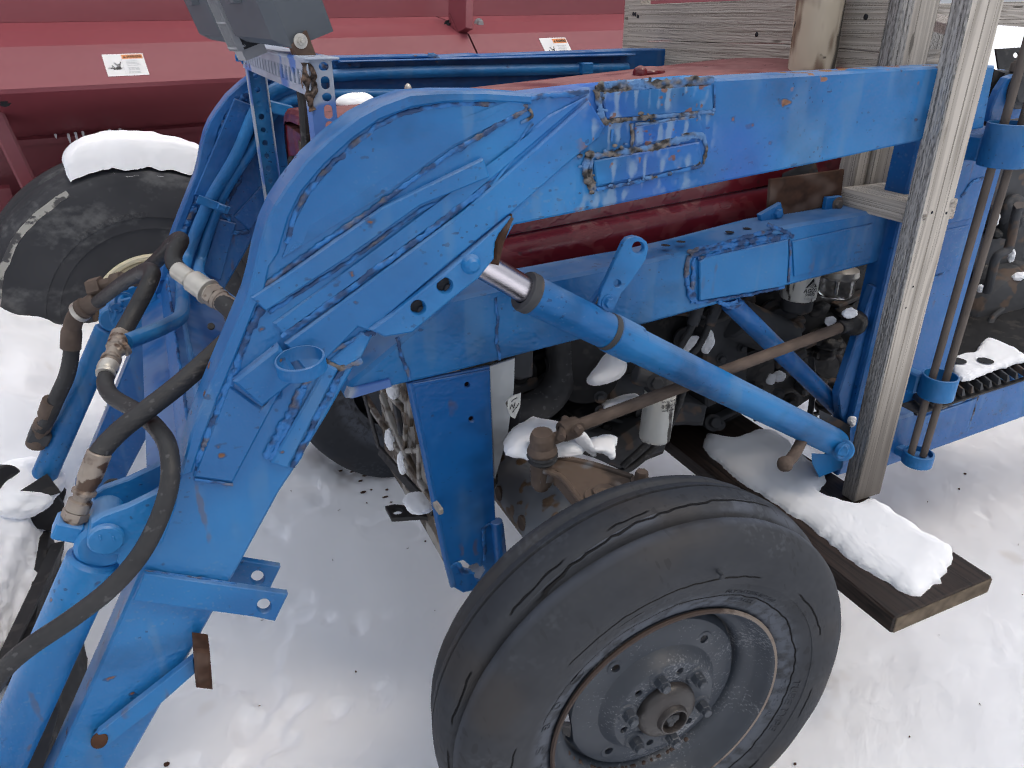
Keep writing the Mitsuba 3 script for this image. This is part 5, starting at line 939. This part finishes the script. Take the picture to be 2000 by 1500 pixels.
# front axle
ax0, ax1 = V(.616, 1.9, .50), V(.616, 1.00, .50)
part(TP+'front_axle', cat([rod(V(.63, 2.0, .50), V(.63, 1.08, .50), .075, .004, 44)]), 'axle_paint', label='peeling grey front axle tube'); part(TP+'axle_sleeve', lathe([(.056, 0), (.060, 0), (.062, .01), (.062, .20), (0, .20)], V(.63, 1.10, .49), (0, -1, 0), 6), 'axle_paint')
for y_ in (1.16, 1.28, 1.40): part(TP+'axle_bolt', lathe([(0, .004), (.016, .004), (.018, 0), (.018, -.01)], V(.63-.072, y_, .50+.012), (-1, 0, .1), 20), 'brown_iron')
part(TP+'spindle', cat([rod(V(.63, .99, .36), V(.63, .99, .66), .036), rod(V(.63, .99, .41), V(.62, .76, .408), .04)]), 'iron_grey')
part(TP+'axle_pivot_beam', box((.80, 1.53, .55), (.55, .24, .16), None, .02), 'iron_black')
# radiator and screens seen inside the grille guard
XG = .385
part(TP+'radiator_panel', slab([(1.16, .42), (1.60, .42), (1.60, .93), (1.16, .93)], 0, .02, .003), 'dirty_aluminium'); k_ = [k for k in scene if k.startswith(TP+'radiator_panel')][-1]
m = slab([(1.16, .45), (1.62, .45), (1.62, .92), (1.16, .92)], 0, .02, .003); v = m.vertices; scene[k_] = mikit.ply(rough_up(TM(np.stack([XG+v[:, 1], v[:, 0], v[:, 2]], 1), m.faces[:, ::-1]).subdivide().subdivide().subdivide().subdivide(), .003, .02, 4), 'dirty_aluminium', smooth=30)
gq = lambda a, b, dx=0: AX(a, b, XG-.02-dx)
for a_, b_, w_, t_, m_ in (((712, 772), (740, 876), .030, .006, 'iron_black'), ((716, 776), (800, 915), .014, .010, 'dirty_aluminium'), ((800, 915), (862, 1000), .014, .010, 'dirty_aluminium'), ((745, 770), (775, 850), .020, .012, 'dirty_aluminium'), ((775, 850), (822, 945), .016, .010, 'dirty_aluminium'),
        ((795, 765), (790, 880), .012, .008, 'dirty_aluminium'), ((790, 880), (820, 880), .010, .012, 'dirty_aluminium'), ((818, 870), (818, 950), .012, .008, 'dirty_aluminium'), ((770, 775), (785, 850), .020, .01, 'iron_grey'), ((755, 765), (790, 800), .012, .012, 'dirty_aluminium'), ((726, 800), (760, 850), .010, .010, 'dirty_aluminium'), ((803, 760), (800, 830), .02, .01, 'dirty_aluminium')):
    part(TP+'grille_bar', bar(gq(a_[0], a_[1], rng.uniform(0, .012)), gq(b_[0], b_[1], rng.uniform(0, .012)), w_, t_, up=(-1, 0, 0)), m_)
part(TP+'lower_guard_bar', bar(gq(742, 880, .02), gq(846, 1000, -.01), .022, .008, up=(-1, 0, .3)), 'iron_black')
hb_ = AX(800, 1000, XG-.03)[2]
tongue = [AZ(752, 988, hb_), AZ(770, 984, hb_), AZ(820, 990, hb_), AZ(858, 1000, hb_), AZ(855, 1012, hb_), AZ(820, 1008, hb_), AZ(765, 1012, hb_)]
mm = slab([(p[0], p[1]) for p in tongue], 0, .010, .001, [circ((AZ(776, 998, hb_)[0], AZ(776, 998, hb_)[1]), .012, 16)], .0005); v = mm.vertices
part(TP+'hitch_tongue', TM(np.stack([v[:, 0], v[:, 2], hb_-v[:, 1]], 1), mm.faces[:, ::-1]), 'iron_black', label='small black lug with a hole')
for px, s_, sd in (((762, 858), (.012, .022, .026), 1), ((785, 905), (.010, .018, .028), 2), ((818, 982), (.03, .040, .010), 3), ((768, 760), (.014, .02, .022), 4)):
    solo('snow_patch', lump(AX(px[0], px[1], XG-.03), s_, 60+sd, .2, .5), 'snow', {1: 'snow wedged between the black strip and the dirty grille bars', 2: 'ragged snow on the lower edge of the dirty grille', 3: 'snow lying on the black lug below the grille', 4: 'snow inside the top of the grille under the blue rail'}[sd], 'snow', smooth=True)
part(TP+'side_shield', pslab([(956, 716), (1006, 700), (1004, 760), (992, 850), (966, 935)], 1.19, 1.195, .001), 'white_paint', label='pale grey side shield beside the grille guard')
part(TP+'engine_mount', rough_up(pslab([(962, 940), (1000, 918), (1030, 930), (1000, 970), (965, 968)], 1.30, 1.5, .01).subdivide().subdivide(), .004, .03, 5), 'iron_black')
# rear: transmission housing, levers
rear = [(1.95, .62), (3.2, .62), (3.2, 1.28), (2.05, 1.22), (1.98, 1.0)]
part(TP+'transmission', rough_up(slab(rear, 1.45, 1.75, .03).subdivide().subdivide().subdivide().subdivide(), .006, .08, 6), 'iron_grey', label='dark transmission housing')
part(TP+'clutch_housing', lathe([(0, 0), (.12, 0), (.17, .02), (.19, .06), (.19, .2), (0, .2)], A(1975, 640, 1.36), (0, 1, 0), 48), 'iron_grey')
part(TP+'pedal_lever', pipe([A(1990, 398, 1.28), A(1984, 420, 1.28), A(1974, 470, 1.28), A(1968, 488, 1.28), A(1948, 500, 1.28), A(1938, 530, 1.29), A(1928, 570, 1.30)], .0125, 12), 'iron_grey'); part(TP+'pedal', hull(pts([(1979, 400), (1984, 394), (2010, 394), (2010, 404), (1986, 408)], 1.26)+pts([(1979, 400), (1984, 394), (2010, 394), (2010, 404), (1986, 408)], 1.30)), 'rod_steel')
part(TP+'control_rod', pipe([A(1868, 676, 1.32), A(1920, 650, 1.34), A(1960, 640, 1.36), A(2010, 640, 1.38)], .007, 10), 'iron_black'); part(TP+'control_rod', pipe([A(1870, 684, 1.30), A(1925, 664, 1.33), A(2010, 645, 1.36)], .006, 10), 'iron_black'); part(TP+'control_rod', pipe([A(1930, 640, 1.33), A(1940, 620, 1.34), A(1958, 605, 1.35)], .009, 10), 'iron_grey')
for k in range(14):
    px, py = rng.uniform(1880, 2000), rng.uniform(400, 640); part(TP+'fitting', lump(A(px, py, 1.43), tuple(rng.uniform(.015, .05, 3)), 120+k, .2, sub=3), 'iron_grey' if k % 3 else 'iron_black', smooth=True)
part(TP+'floor_plate', slab([(1.70, .605), (2.8, .645), (2.8, .651), (1.70, .611)], 1.14, 1.46, .002), 'iron_black')
part(TP+'dash_panel', slab(XZ([(1945, 96), (2060, 88), (2060, 150), (1952, 142)], 1.5), 1.5, 1.505, .001, [XZ(circ((1985, 108), 5.5, 18), 1.5)]), 'iron_black', label='black dash panel with a round hole')

# ------------------------------------------------------------------ front wheels
WA = unit(V(.054, .9985, 0)); WC = V(.616, .698, .408)
tprof = [(.20, .05), (.2155, .010), (.2225, .004), (.229, .001), (.236, -.0015), (.250, -.006), (.268, -.0125), (.285, -.0175), (.2855, -.0190), (.300, -.0215), (.316, -.022), (.334, -.0195), (.350, -.0130), (.362, -.0045), (.3695, .004), (.3745, .012), (.3775, .020), (.3780, .027), (.3750, .0325), (.3655, .036), (.3640, .044), (.3745, .0475), (.3865, .055), (.3945, .062), (.4000, .072), (.4035, .086), (.4045, .100),
         (.4035, .112), (.4020, .1145), (.3900, .1165), (.3895, .1205), (.4005, .1225), (.3985, .128), (.3945, .138), (.3865, .145), (.3760, .151), (.3720, .156), (.3725, .162), (.3755, .167), (.3780, .173), (.3775, .180), (.3745, .188), (.3695, .196), (.362, .2045), (.350, .213), (.316, .222), (.285, .2175), (.250, .206), (.2225, .196), (.20, .15)]
tprof = [(r_-.16*max(0, r_-.376), h_ if h_ < .06 else .06+(h_-.06)*.80) for r_, h_ in tprof]; tprof = [(r_ if r_ < .376 else .376+(r_-.376)*.55, h_) for r_, h_ in tprof]
def polar(rr, a_, h): # a_ measured in the wheel's face, 0 = towards the rear, 90 = up
    u = unit(np.cross(WA, (0, 0, 1))); u = u if u[0] > 0 else -u
    return WC+u*rr*math.cos(a_)+V(0, 0, 1)*rr*math.sin(a_)+WA*h
def wheel(w0, C, axis, face):
    part(w0+'__tire', rough_up(lathe(tprof, C, axis, 220), .0012, .05, 9), 'tire_rubber', smooth=35)
    rimprof = [(.212, .020), (.2185, .006), (.2215, .001), (.2225, -.0025), (.2205, -.0050), (.2165, -.0045), (.2135, -.001), (.2110, .006), (.2065, .016), (.2010, .026), (.196, .033), (.188, .038), (.180, .045), (.1755, .058), (.1745, .085), (.176, .12), (.19, .15), (.21, .175), (.215, .19)]
    part(w0+'__rim', lathe(rimprof, C, axis, 144), 'wheel_paint', smooth=35)
    part(w0+'__rim_edge', lathe([(.2218, .0012), (.2232, -.0026), (.2208, -.0058), (.2162, -.0050)], C, axis, 144), 'rim_edge', label='rusty and chalky outer lip of the rim')
wk = TP+'front_wheel'
labels[wk] = {'label': 'near front wheel with cracked ribbed tire and six hub bolts'}
wheel(wk, WC, WA, -1)
dprof = [(.048, .016), (.058, .0135), (.080, .012), (.097, .0132), (.101, .017), (.109, .030), (.116, .037), (.135, .040), (.152, .042), (.163, .046), (.170, .056), (.173, .068), (.170, .068), (.165, .060), (.160, .050), (.152, .047), (.116, .042), (.105, .034), (.094, .0185), (.058, .0185), (.048, .021)]
disc = lathe(dprof, WC, WA, 144, closed=True)
cutters = []
bolt_a = [math.radians(x) for x in (104, 44, -16, -76, -136, 164)]; hole_a = [a_+math.radians(30) for a_ in bolt_a]
for a_ in hole_a: cutters.append(rod(polar(.0805, a_, -.03), polar(.0805, a_, .06), .0072, .0001, 20))
for a_ in (math.radians(50), math.radians(131), math.radians(-131), math.radians(-49)): cutters.append(rod(polar(.133, a_, 0), polar(.133, a_, .09), .0080, .0001, 20))
ca = math.radians(187)
for a_ in (187, 97, 7, -83):
    a_ = math.radians(a_); u = unit(polar(1, a_, 0)-WC); t_ = np.cross(WA, u); cutters.append(box(polar(.176, a_, .05), (.030, .085, .10), np.stack([u, t_, WA], 1), .001))
disc = cut(disc, cutters)
part(wk+'__disc', disc, 'wheel_paint', smooth=28)
for a_ in bolt_a:
    part(wk+'__hub_bolt', cat([lathe([(0, 0), (.0125, 0), (.0125, .016), (.0115, .018), (0, .018)], polar(.0780, a_, .012), -WA, 6), lathe([(.020, 0), (.0165, .004), (.010, .005)], polar(.0780, a_, .0135), -WA, 28)]), 'wheel_paint')
    part(wk+'__hub_bolt', lathe([(0, 0), (.0085, 0), (.0085, .019), (.0075, .021), (0, .021)], polar(.0780, a_, .008), -WA, 20), 'wheel_paint')
for a_ in (math.radians(50), math.radians(131), math.radians(-131), math.radians(-49)):
    part(wk+'__dimple', ring(polar(.133, a_, .0415), WA, .016, .0085, .004), 'wheel_paint')
part(wk+'__hub', cat([lathe([(.054, .030), (.0565, .012), (.0560, .006), (.053, .000), (.046, -.005), (.036, -.008), (.0290, -.010), (.0275, -.017), (.0262, -.020), (.0235, -.020), (.0225, -.016), (.0225, -.004), (0, -.002)], WC, WA, 56)]), 'bare_hub', label='bare rusty hub with an open bearing cap')
part(wk+'__spindle_nut', cat([lathe([(0, -.003), (.010, -.006), (.0115, -.011), (.0115, -.014), (0, -.015)], WC, WA, 6), lump(polar(.006, .6, -.014), (.007, .004, .006), 5, .3, sub=3), lump(polar(.010, 2.6, -.012), (.006, .004, .005), 6, .3, sub=3), lump(polar(.009, 4.4, -.013), (.006, .004, .006), 7, .3, sub=3)]), 'iron_grey')
part(wk+'__grime', cat([lump(polar(.183, math.radians(d_), .047), (.006*rng.uniform(.5, 1.4), .004, .005), k, .3, sub=2) for k, d_ in enumerate(np.linspace(200, 300, 26)+rng.normal(size=26)*3)]), 'rim_edge', kind='stuff')
def arc_text(tx, h, r0, mid, depth=.0012, outward=True, bold=False, spread=1.0):
    """Raised moulded lettering running round the tyre wall."""
    m = meshkit.text_mesh(tx, h, depth, bold); m = m.subdivide(); v = m.vertices.copy(); w = m.bounds[1][0]; s = (v[:, 0]-w/2)*spread/r0
    a_ = mid-s if outward else mid+s
    rr = r0+v[:, 1]*(1 if outward else -1)
    hh = np.interp(rr, [q[0] for q in tprof[2:14]], [q[1] for q in tprof[2:14]])
    out = np.array([polar(r_, b_, h_-d_) for r_, b_, h_, d_ in zip(rr, a_, hh, v[:, 2]+.0002)])
    return TM(out, m.faces)
for k, (ch_, d_) in enumerate(zip('EIRSBO', (205, 194, 184, 173.5, 162, 152))):
    part(wk+'__raised_letter', arc_text(ch_, .0165, .236, math.radians(d_), .0011), 'tire_rubber', smooth=False)
part(wk+'__raised_letter', cat([arc_text('A', .0105, .240, math.radians(138), .0011), sweep(np.array([polar(.2455+.0085*math.sin(t_), math.radians(138)+.060*math.cos(t_), np.interp(.2455+.0085*math.sin(t_), [q[0] for q in tprof[2:14]], [q[1] for q in tprof[2:14]])-.0005) for t_ in np.linspace(0, 2*math.pi, 40, endpoint=False)]), .0010, 6, closed=True)]), 'tire_rubber', label='ringed emblem moulded on the tire wall')
part(wk+'__raised_lettering', arc_text('7.50-16 SL', .0085, .240, math.radians(-14), .0009, spread=1.35), 'tire_rubber', smooth=False, label='raised size marking on the tire wall')
part(wk+'__raised_lettering', arc_text('TUBE TYPE', .0125, .262, math.radians(-17), .0010, spread=1.3), 'tire_rubber', smooth=False)
part(wk+'__raised_lettering', arc_text('PLY RATING NYLON', .0075, .262, math.radians(62), .0009, spread=1.15), 'tire_rubber', smooth=False); part(wk+'__raised_lettering', arc_text('TUBELESS', .007, .243, math.radians(64), .0008, spread=1.2), 'tire_rubber', smooth=False)
part(wk+'__rubber_nub', cat([rod(polar(.318, math.radians(83), -.020), polar(.318, math.radians(83), -.034), .003), lump(polar(.316, math.radians(83.3), -.036), (.005, .003, .005), 4, .25, sub=2)]), 'tire_rubber')
wf = TP+'front_wheel_001'
labels[wf] = {'label': 'far front wheel, only its tire in view'}
WC2 = V(.616, 2.31, .408)
part(wf+'__tire', lathe(tprof, WC2, -WA*V(-1, 1, 1), 120), 'tire_rubber', smooth=35); part(wf+'__rim', lathe([(.22, 0), (.21, .02), (.17, .05), (.17, .12), (0, .12)], WC2, -WA*V(-1, 1, 1), 96), 'wheel_paint')

# ================================================================== WOODEN STAKES, BOARDS AND THE SNOWY PLANK
wd = thing('wooden_cage', 'weathered grey wooden frame of posts and boards standing over the tractor', 'wooden cage'); WP = wd+'__'
def hexa(b, t):  # bottom and top quads -> solid with softened edges
    m = hull(np.vstack([b, t])); return m
def post(x0, x1, y0, y1, z0, z1, lean=(0, 0)):
    c = V((x0+x1)/2, (y0+y1)/2, (z0+z1)/2); m = box(c, (x1-x0, y1-y0, z1-z0), None, .003); v = m.vertices; t = (v[:, 2]-z0)/(z1-z0)
    v[:, 0] += lean[0]*t; v[:, 1] += lean[1]*t; m.vertices = v; return m
# near post: split so that the furred narrow side and the pale face keep their own looks
pm = post(1.346, 1.434, .985, 1.025, .443, 1.95, (-.020, 0)).subdivide().subdivide().subdivide().subdivide()
cn = pm.triangles_center; fn = pm.face_normals; darkf = fn[:, 0] < -.5
def sub(m, mask): return m.submesh([np.nonzero(mask)[0]], append=True)
pk = part(WP+'post', sub(pm, ~darkf), 'pale_lumber', smooth=False, label='pale front post with knots and nail holes')
part(pk+'__furred_side', rough_up(sub(pm, darkf), .0012, .006, 3), 'dark_weathered_lumber', label='rough sawn dark side of the front post')
for px, py, r_ in ((1843, 1263/3+0, 0), ):
    pass
for px, py, r_ in ((1848, 416, .0030), (1820, 415, .0030), (1769, 601, .002), (1783, 560, .0022)):
    c = A(px, py, .985); part(pk+'__nail_hole', lathe([(0, 0), (r_, 0)], c-V(0, .0007, 0), (0, -1, 0), 14), 'dark_slot', smooth=False)
for px, py, rx in ((1806, 422, .0065), (1859, 396, .0060)):
    c = A(px, py, .985); q = lathe([(0, .0015), (.4, .0012), (.75, .0012), (1, 0)], (0, 0, 0), (0, -1, 0), 20); v = q.vertices*V(rx, 1, rx*1.6); part(pk+'__knot', TM(v+c, q.faces), 'grey_lumber_x')
# rear post, spacer block
q0 = [A(1647, 398, 1.24), A(1675, 405, 1.24)]
part(WP+'post', post(1.461, 1.562, 1.225, 1.265, 1.085, 1.95, (.000, 0)), 'grey_lumber_x' if False else 'pale_lumber', smooth=False, label='rear post standing on the blue rail'); part(WP+'post', post(1.412, 1.452, 1.228, 1.320, 1.085, 1.34), 'pale_lumber', smooth=False)
part(WP+'spacer_block', box((1.43, 1.120, 1.118), (.13, .19, .042), None, .002), 'grey_board', smooth=False, label='short block between the two posts')
# wide board across the hood with the notch sawn for it
zl, zr = AX(1226, 10, 1.42)[2], 1.52
yr_, yl_ = 1.234, AX(1225, 60, 1.42)[1]
bot = []
notch = [(1232, 131), (1300, 128), (1322, 127), (1372, 122), (1372, 119), (1424, 116), (1460, 122), (1480, 130), (1481, 134), (1530, 138), (1736, 137)]
bpts = [(AX(x, y, 1.42)[1], AX(x, y, 1.42)[2]) for x, y in notch]
m = slab([(yl_, zl)]+[(max(min(a_, yl_), yr_), b_) for a_, b_ in bpts]+[(yr_, zr)], 0, .038, .002); v = m.vertices
# lower and upper plank of the board, parted by a long check
def plank_part(poly): m_ = slab(poly, 0, .038, .0015); v_ = m_.vertices; return TM(np.stack([1.42+v_[:, 1], v_[:, 0], v_[:, 2]], 1), m_.faces[:, ::-1])
mid = [(AX(x, y, 1.42)[1], AX(x, y, 1.42)[2]) for x, y in ((1224, 81), (1300, 80), (1400, 84), (1530, 86), (1640, 95), (1740, 104))]; mid[0] = (yl_, mid[0][1]); mid[-1] = (yr_, mid[-1][1])
part(WP+'board', plank_part([(yl_, zl)]+[(a_, b_+.0006) for a_, b_ in mid]+[(yr_, zr)]), 'grey_board', smooth=False, label='upper half of the wide split board')
part(WP+'board', plank_part([(a_, b_-.0006) for a_, b_ in mid][::-1]+[(max(min(a_, yl_), yr_), b_) for a_, b_ in bpts]), 'grey_board', smooth=False, label='lower half of the wide split board, notched to fit the hood')
part(WP+'board', slab([(yl_-.01, 1.52), (yr_, 1.528), (yr_, 1.80), (yl_-.01, 1.80)], 0, .038, .002), 'grey_board', smooth=False); kk = [k for k in scene if k.startswith(WP+'board')][-1]
m_ = slab([(yl_-.08, zl+.012), (yr_, zr+.010), (yr_, 1.80), (yl_-.08, 1.80)], 0, .038, .0015); v_ = m_.vertices; scene[kk] = mikit.ply(TM(np.stack([1.428+v_[:, 1], v_[:, 0], v_[:, 2]], 1), m_.faces[:, ::-1]), 'grey_board')
for px, py in ((1241, 28), (1246, 32), (1237, 27), (1691, 33), (1478, 67)):
    c = AX(px, py, 1.42); part(WP+'nail', lump(c, (.002, .006, .006), px, .3, sub=2), 'dark_slot', smooth=True)
part(WP+'post', post(1.47, 1.510, 2.225, 2.318, 1.05, 1.95), 'grey_board', smooth=False, label='far post left of the wide board'); 
part(WP+'stained_post', post(1.418, 1.459, 1.202, 1.2325, 1.36, 1.95), 'dark_weathered_lumber', smooth=False, label='dark stained post end right of the exhaust')
# rails further back on the right
rl = lambda px0, px1, y, d_=.04: part(WP+'rail', slab(XZ([px0[0], px1[0], px1[1], px0[1]], y), y, y+d_, .002), 'grey_lumber_x', smooth=False)
rl(((1800, 8), (1800, 36)), ((2100, 0), (2100, 60)), 2.6)
part(WP+'rail', bar(A(1812, 40, 2.3), A(1870, 55, 2.0), .05, .04, up=(0, -1, .3)), 'grey_lumber_x', smooth=False); part(WP+'rail', bar(A(1795, 112, 2.1), A(1860, 114, 2.1), .05, .04, up=(0, -1, .3)), 'grey_lumber_x', smooth=False)
part(WP+'dark_panel', slab(XZ([(1808, 50), (1870, 52), (1860, 112), (1800, 112)], 2.4), 2.4, 2.42, .002), 'dark_weathered_lumber', smooth=False)
part(WP+'post', post(3.05, 3.10, 2.45, 2.5, .8, 1.95), 'grey_lumber_x', smooth=False)
# the plank under the tractor
pl0 = AZ(1765, 1190, .44); 
x0, x1, yn = 1.122, 1.405, .675
pkm = box(((x0+x1)/2, (yn+2.35)/2, .42), (x1-x0, 2.35-yn, .042), None, .004)
solo('wooden_plank', pkm, 'wet_plank', 'wet dark brown plank lying crosswise under the tractor with snow on it', 'plank', smooth=False)
k_ = 'wooden_plank__end_grain'; scene[k_] = mikit.ply(box(((x0+x1)/2, yn-.0006, .42), (x1-x0-.008, .003, .036), None, .001), 'plank_end', smooth=False)
sp = [(240, 125), (215, 195), (345, 330), (470, 430), (560, 480), (670, 560), (790, 625), (930, 750), (1000, 810), (1060, 850), (1180, 920), (1250, 965), (1330, 1015), (1395, 1025), (1470, 990), (1530, 950), (1540, 900), (1590, 850), (1620, 800), (1540, 735), (1430, 680), (1380, 632), (1290, 580), (1190, 515), (1130, 492), (1060, 520), (960, 500), (850, 455), (880, 420), (900, 375), (800, 280), (690, 180), (600, 112), (520, 110), (420, 140), (330, 150)]
solo('snow_strip', pad([AZ(1300+x/2.857, 800+y/2.857+4, .442) for x, y in sp], (0, 0, 1), .024, 41, step=.008, edge=.05, amp=.22, bumpsize=.2, ragged=.008), 'snow', 'long smooth strip of snow lying on the dark plank', 'snow', smooth=True)
# snow caught in the tractor
def sn(px, y, s, sd, lab, amp=.2, sub=4): solo('snow_patch', rough_up(lump(A(px[0], px[1], y), s, sd, amp+.06, .6, sub=sub), .0022, .010, sd), 'snow', lab, 'snow', smooth=True)
solo('snow_patch', pad([A(x, y, yy) for x, y, yy in ((1146, 745, 1.20), (1158, 752, 1.19), (1205, 742, 1.19), (1224, 725, 1.21), (1222, 705, 1.24), (1205, 692, 1.26), (1185, 690, 1.27), (1165, 715, 1.24))], (-.2, -.6, .8), .022, 51, step=.006, edge=.025, ragged=.002), 'snow', 'rounded snow patch on the engine behind the lift cylinder', 'snow', smooth=True)
solo('snow_patch', pad([A(x, y, yy) for x, y, yy in ((1180, 796, 1.24), (1215, 789, 1.24), (1250, 777, 1.24), (1240, 772, 1.28), (1205, 774, 1.30), (1179, 783, 1.30))], (-.1, -.5, .85), .014, 52, step=.005, edge=.02, ragged=.002), 'snow', 'flat strip of snow on the engine above the drag link', 'snow', smooth=True)
solo('snow_patch', pad([A(x, y, yy) for x, y, yy in ((986, 850, 1.16), (990, 880, 1.10), (1015, 905, 1.08), (1040, 915, 1.06), (1048, 880, 1.08), (1090, 885, 1.06), (1135, 880, 1.06), (1132, 852, 1.14), (1085, 835, 1.20), (1030, 832, 1.24))], (0, -.2, 1), .030, 53, step=.007, edge=.04), 'snow', 'drift of snow on the front axle around the ball joint', 'snow', smooth=True)
solo('ice_chunk', pad([A(x, y, 1.06) for x, y in ((1124, 852), (1138, 842), (1160, 878), (1162, 892), (1146, 880))], (.3, -.9, .3), .010, 54, step=.004, edge=.008, ragged=.001), 'snow', 'flat white chip of ice leaning behind the drag link joint', 'ice', smooth=True)
solo('snow_patch', pad([A(x, y, yy) for x, y, yy in ((1150, 858, 1.10), (1170, 852, 1.12), (1190, 848, 1.12), (1206, 858, 1.10), (1202, 876, 1.06), (1196, 900, 1.02), (1178, 882, 1.04), (1160, 880, 1.04))], (0, -.7, .7), .022, 55, step=.005, edge=.02), 'snow', 'yellowish ragged snow lump right of the ice chip', 'snow', smooth=True)
for px, y, s, sd, lab in (((1292, 748), 1.16, (.016, .014, .012), 71, 'snow on the head of the white oil filter'), ((1470, 655), 1.33, (.0, 0, 0), 72, ''), ((1545, 655), 1.33, (.022, .014, .012), 73, 'wedge of snow right of the dark cylinder under the rail'), ((1522, 735), 1.32, (.018, .014, .014), 74, 'snow behind the diagonal brace'), ((1506, 741), 1.31, (.013, .010, .016), 75, 'small snow blob left of the diagonal brace'),
        ((1660, 612), 1.12, (.018, .014, .012), 76, 'snow on the rear joint of the drag link'), ((1680, 662), 1.16, (.016, .012, .012), 77, 'snow bit below the rear joint of the drag link'), ((1712, 585), 1.22, (.020, .012, .013), 78, 'snow bit beside the wooden post, under the rail'), ((1664, 823), 1.10, (.010, .010, .014), 79, 'snow bit on the lower pivot beside the post'), ((1735, 515), 1.22, (.022, .014, .014), 80, 'snow under the right end of the blue rail'), ((1622, 628), 1.25, (.014, .012, .014), 81, 'grey snow behind the drag link'),
        ((1944, 428), 1.36, (.010, .010, .022), 82, 'upright sliver of snow beside the bare rod'), ((1976, 500), 1.36, (.008, .010, .020), 83, 'thin sliver of snow on the transmission lever'), ((1990, 540), 1.38, (.030, .014, .014), 84, 'wedge of snow on the transmission at the right edge'), ((1915, 563), 1.34, (.010, .010, .012), 85, 'small square of snow on the transmission'), ((1352, 672), 1.30, (.030, .014, .018), 86, 'snow behind the two black fuel lines'), ((1382, 668), 1.29, (.018, .012, .030), 87, 'snow right of the two black fuel lines')):
    if lab: sn(px, y, s, sd, lab)
fz = .655
flo = [(1868, 696), (1902, 690), (1912, 676), (1930, 662), (1960, 672), (2004, 698), (1985, 708), (1940, 722), (1878, 740), (1862, 725)]
stp = solo('snow_patch', pad([AZ(x, y+2, fz-.012) for x, y in flo], (0, 0, 1), .012, 61, step=.008, edge=.012, amp=.15), 'snow', 'flat snow filling the step plate behind the serrated tread', 'snow', smooth=True)
for px, py, r_ in ((1925, 704, .020), (1872, 704, .020)):
    part(stp+'__melt_hole', lathe([(0, .0), (r_, 0)], AZ(px, py, fz+.004), (0, 0, 1), 24), 'dark_slot', smooth=False, label='dark round melt hole in the snow')
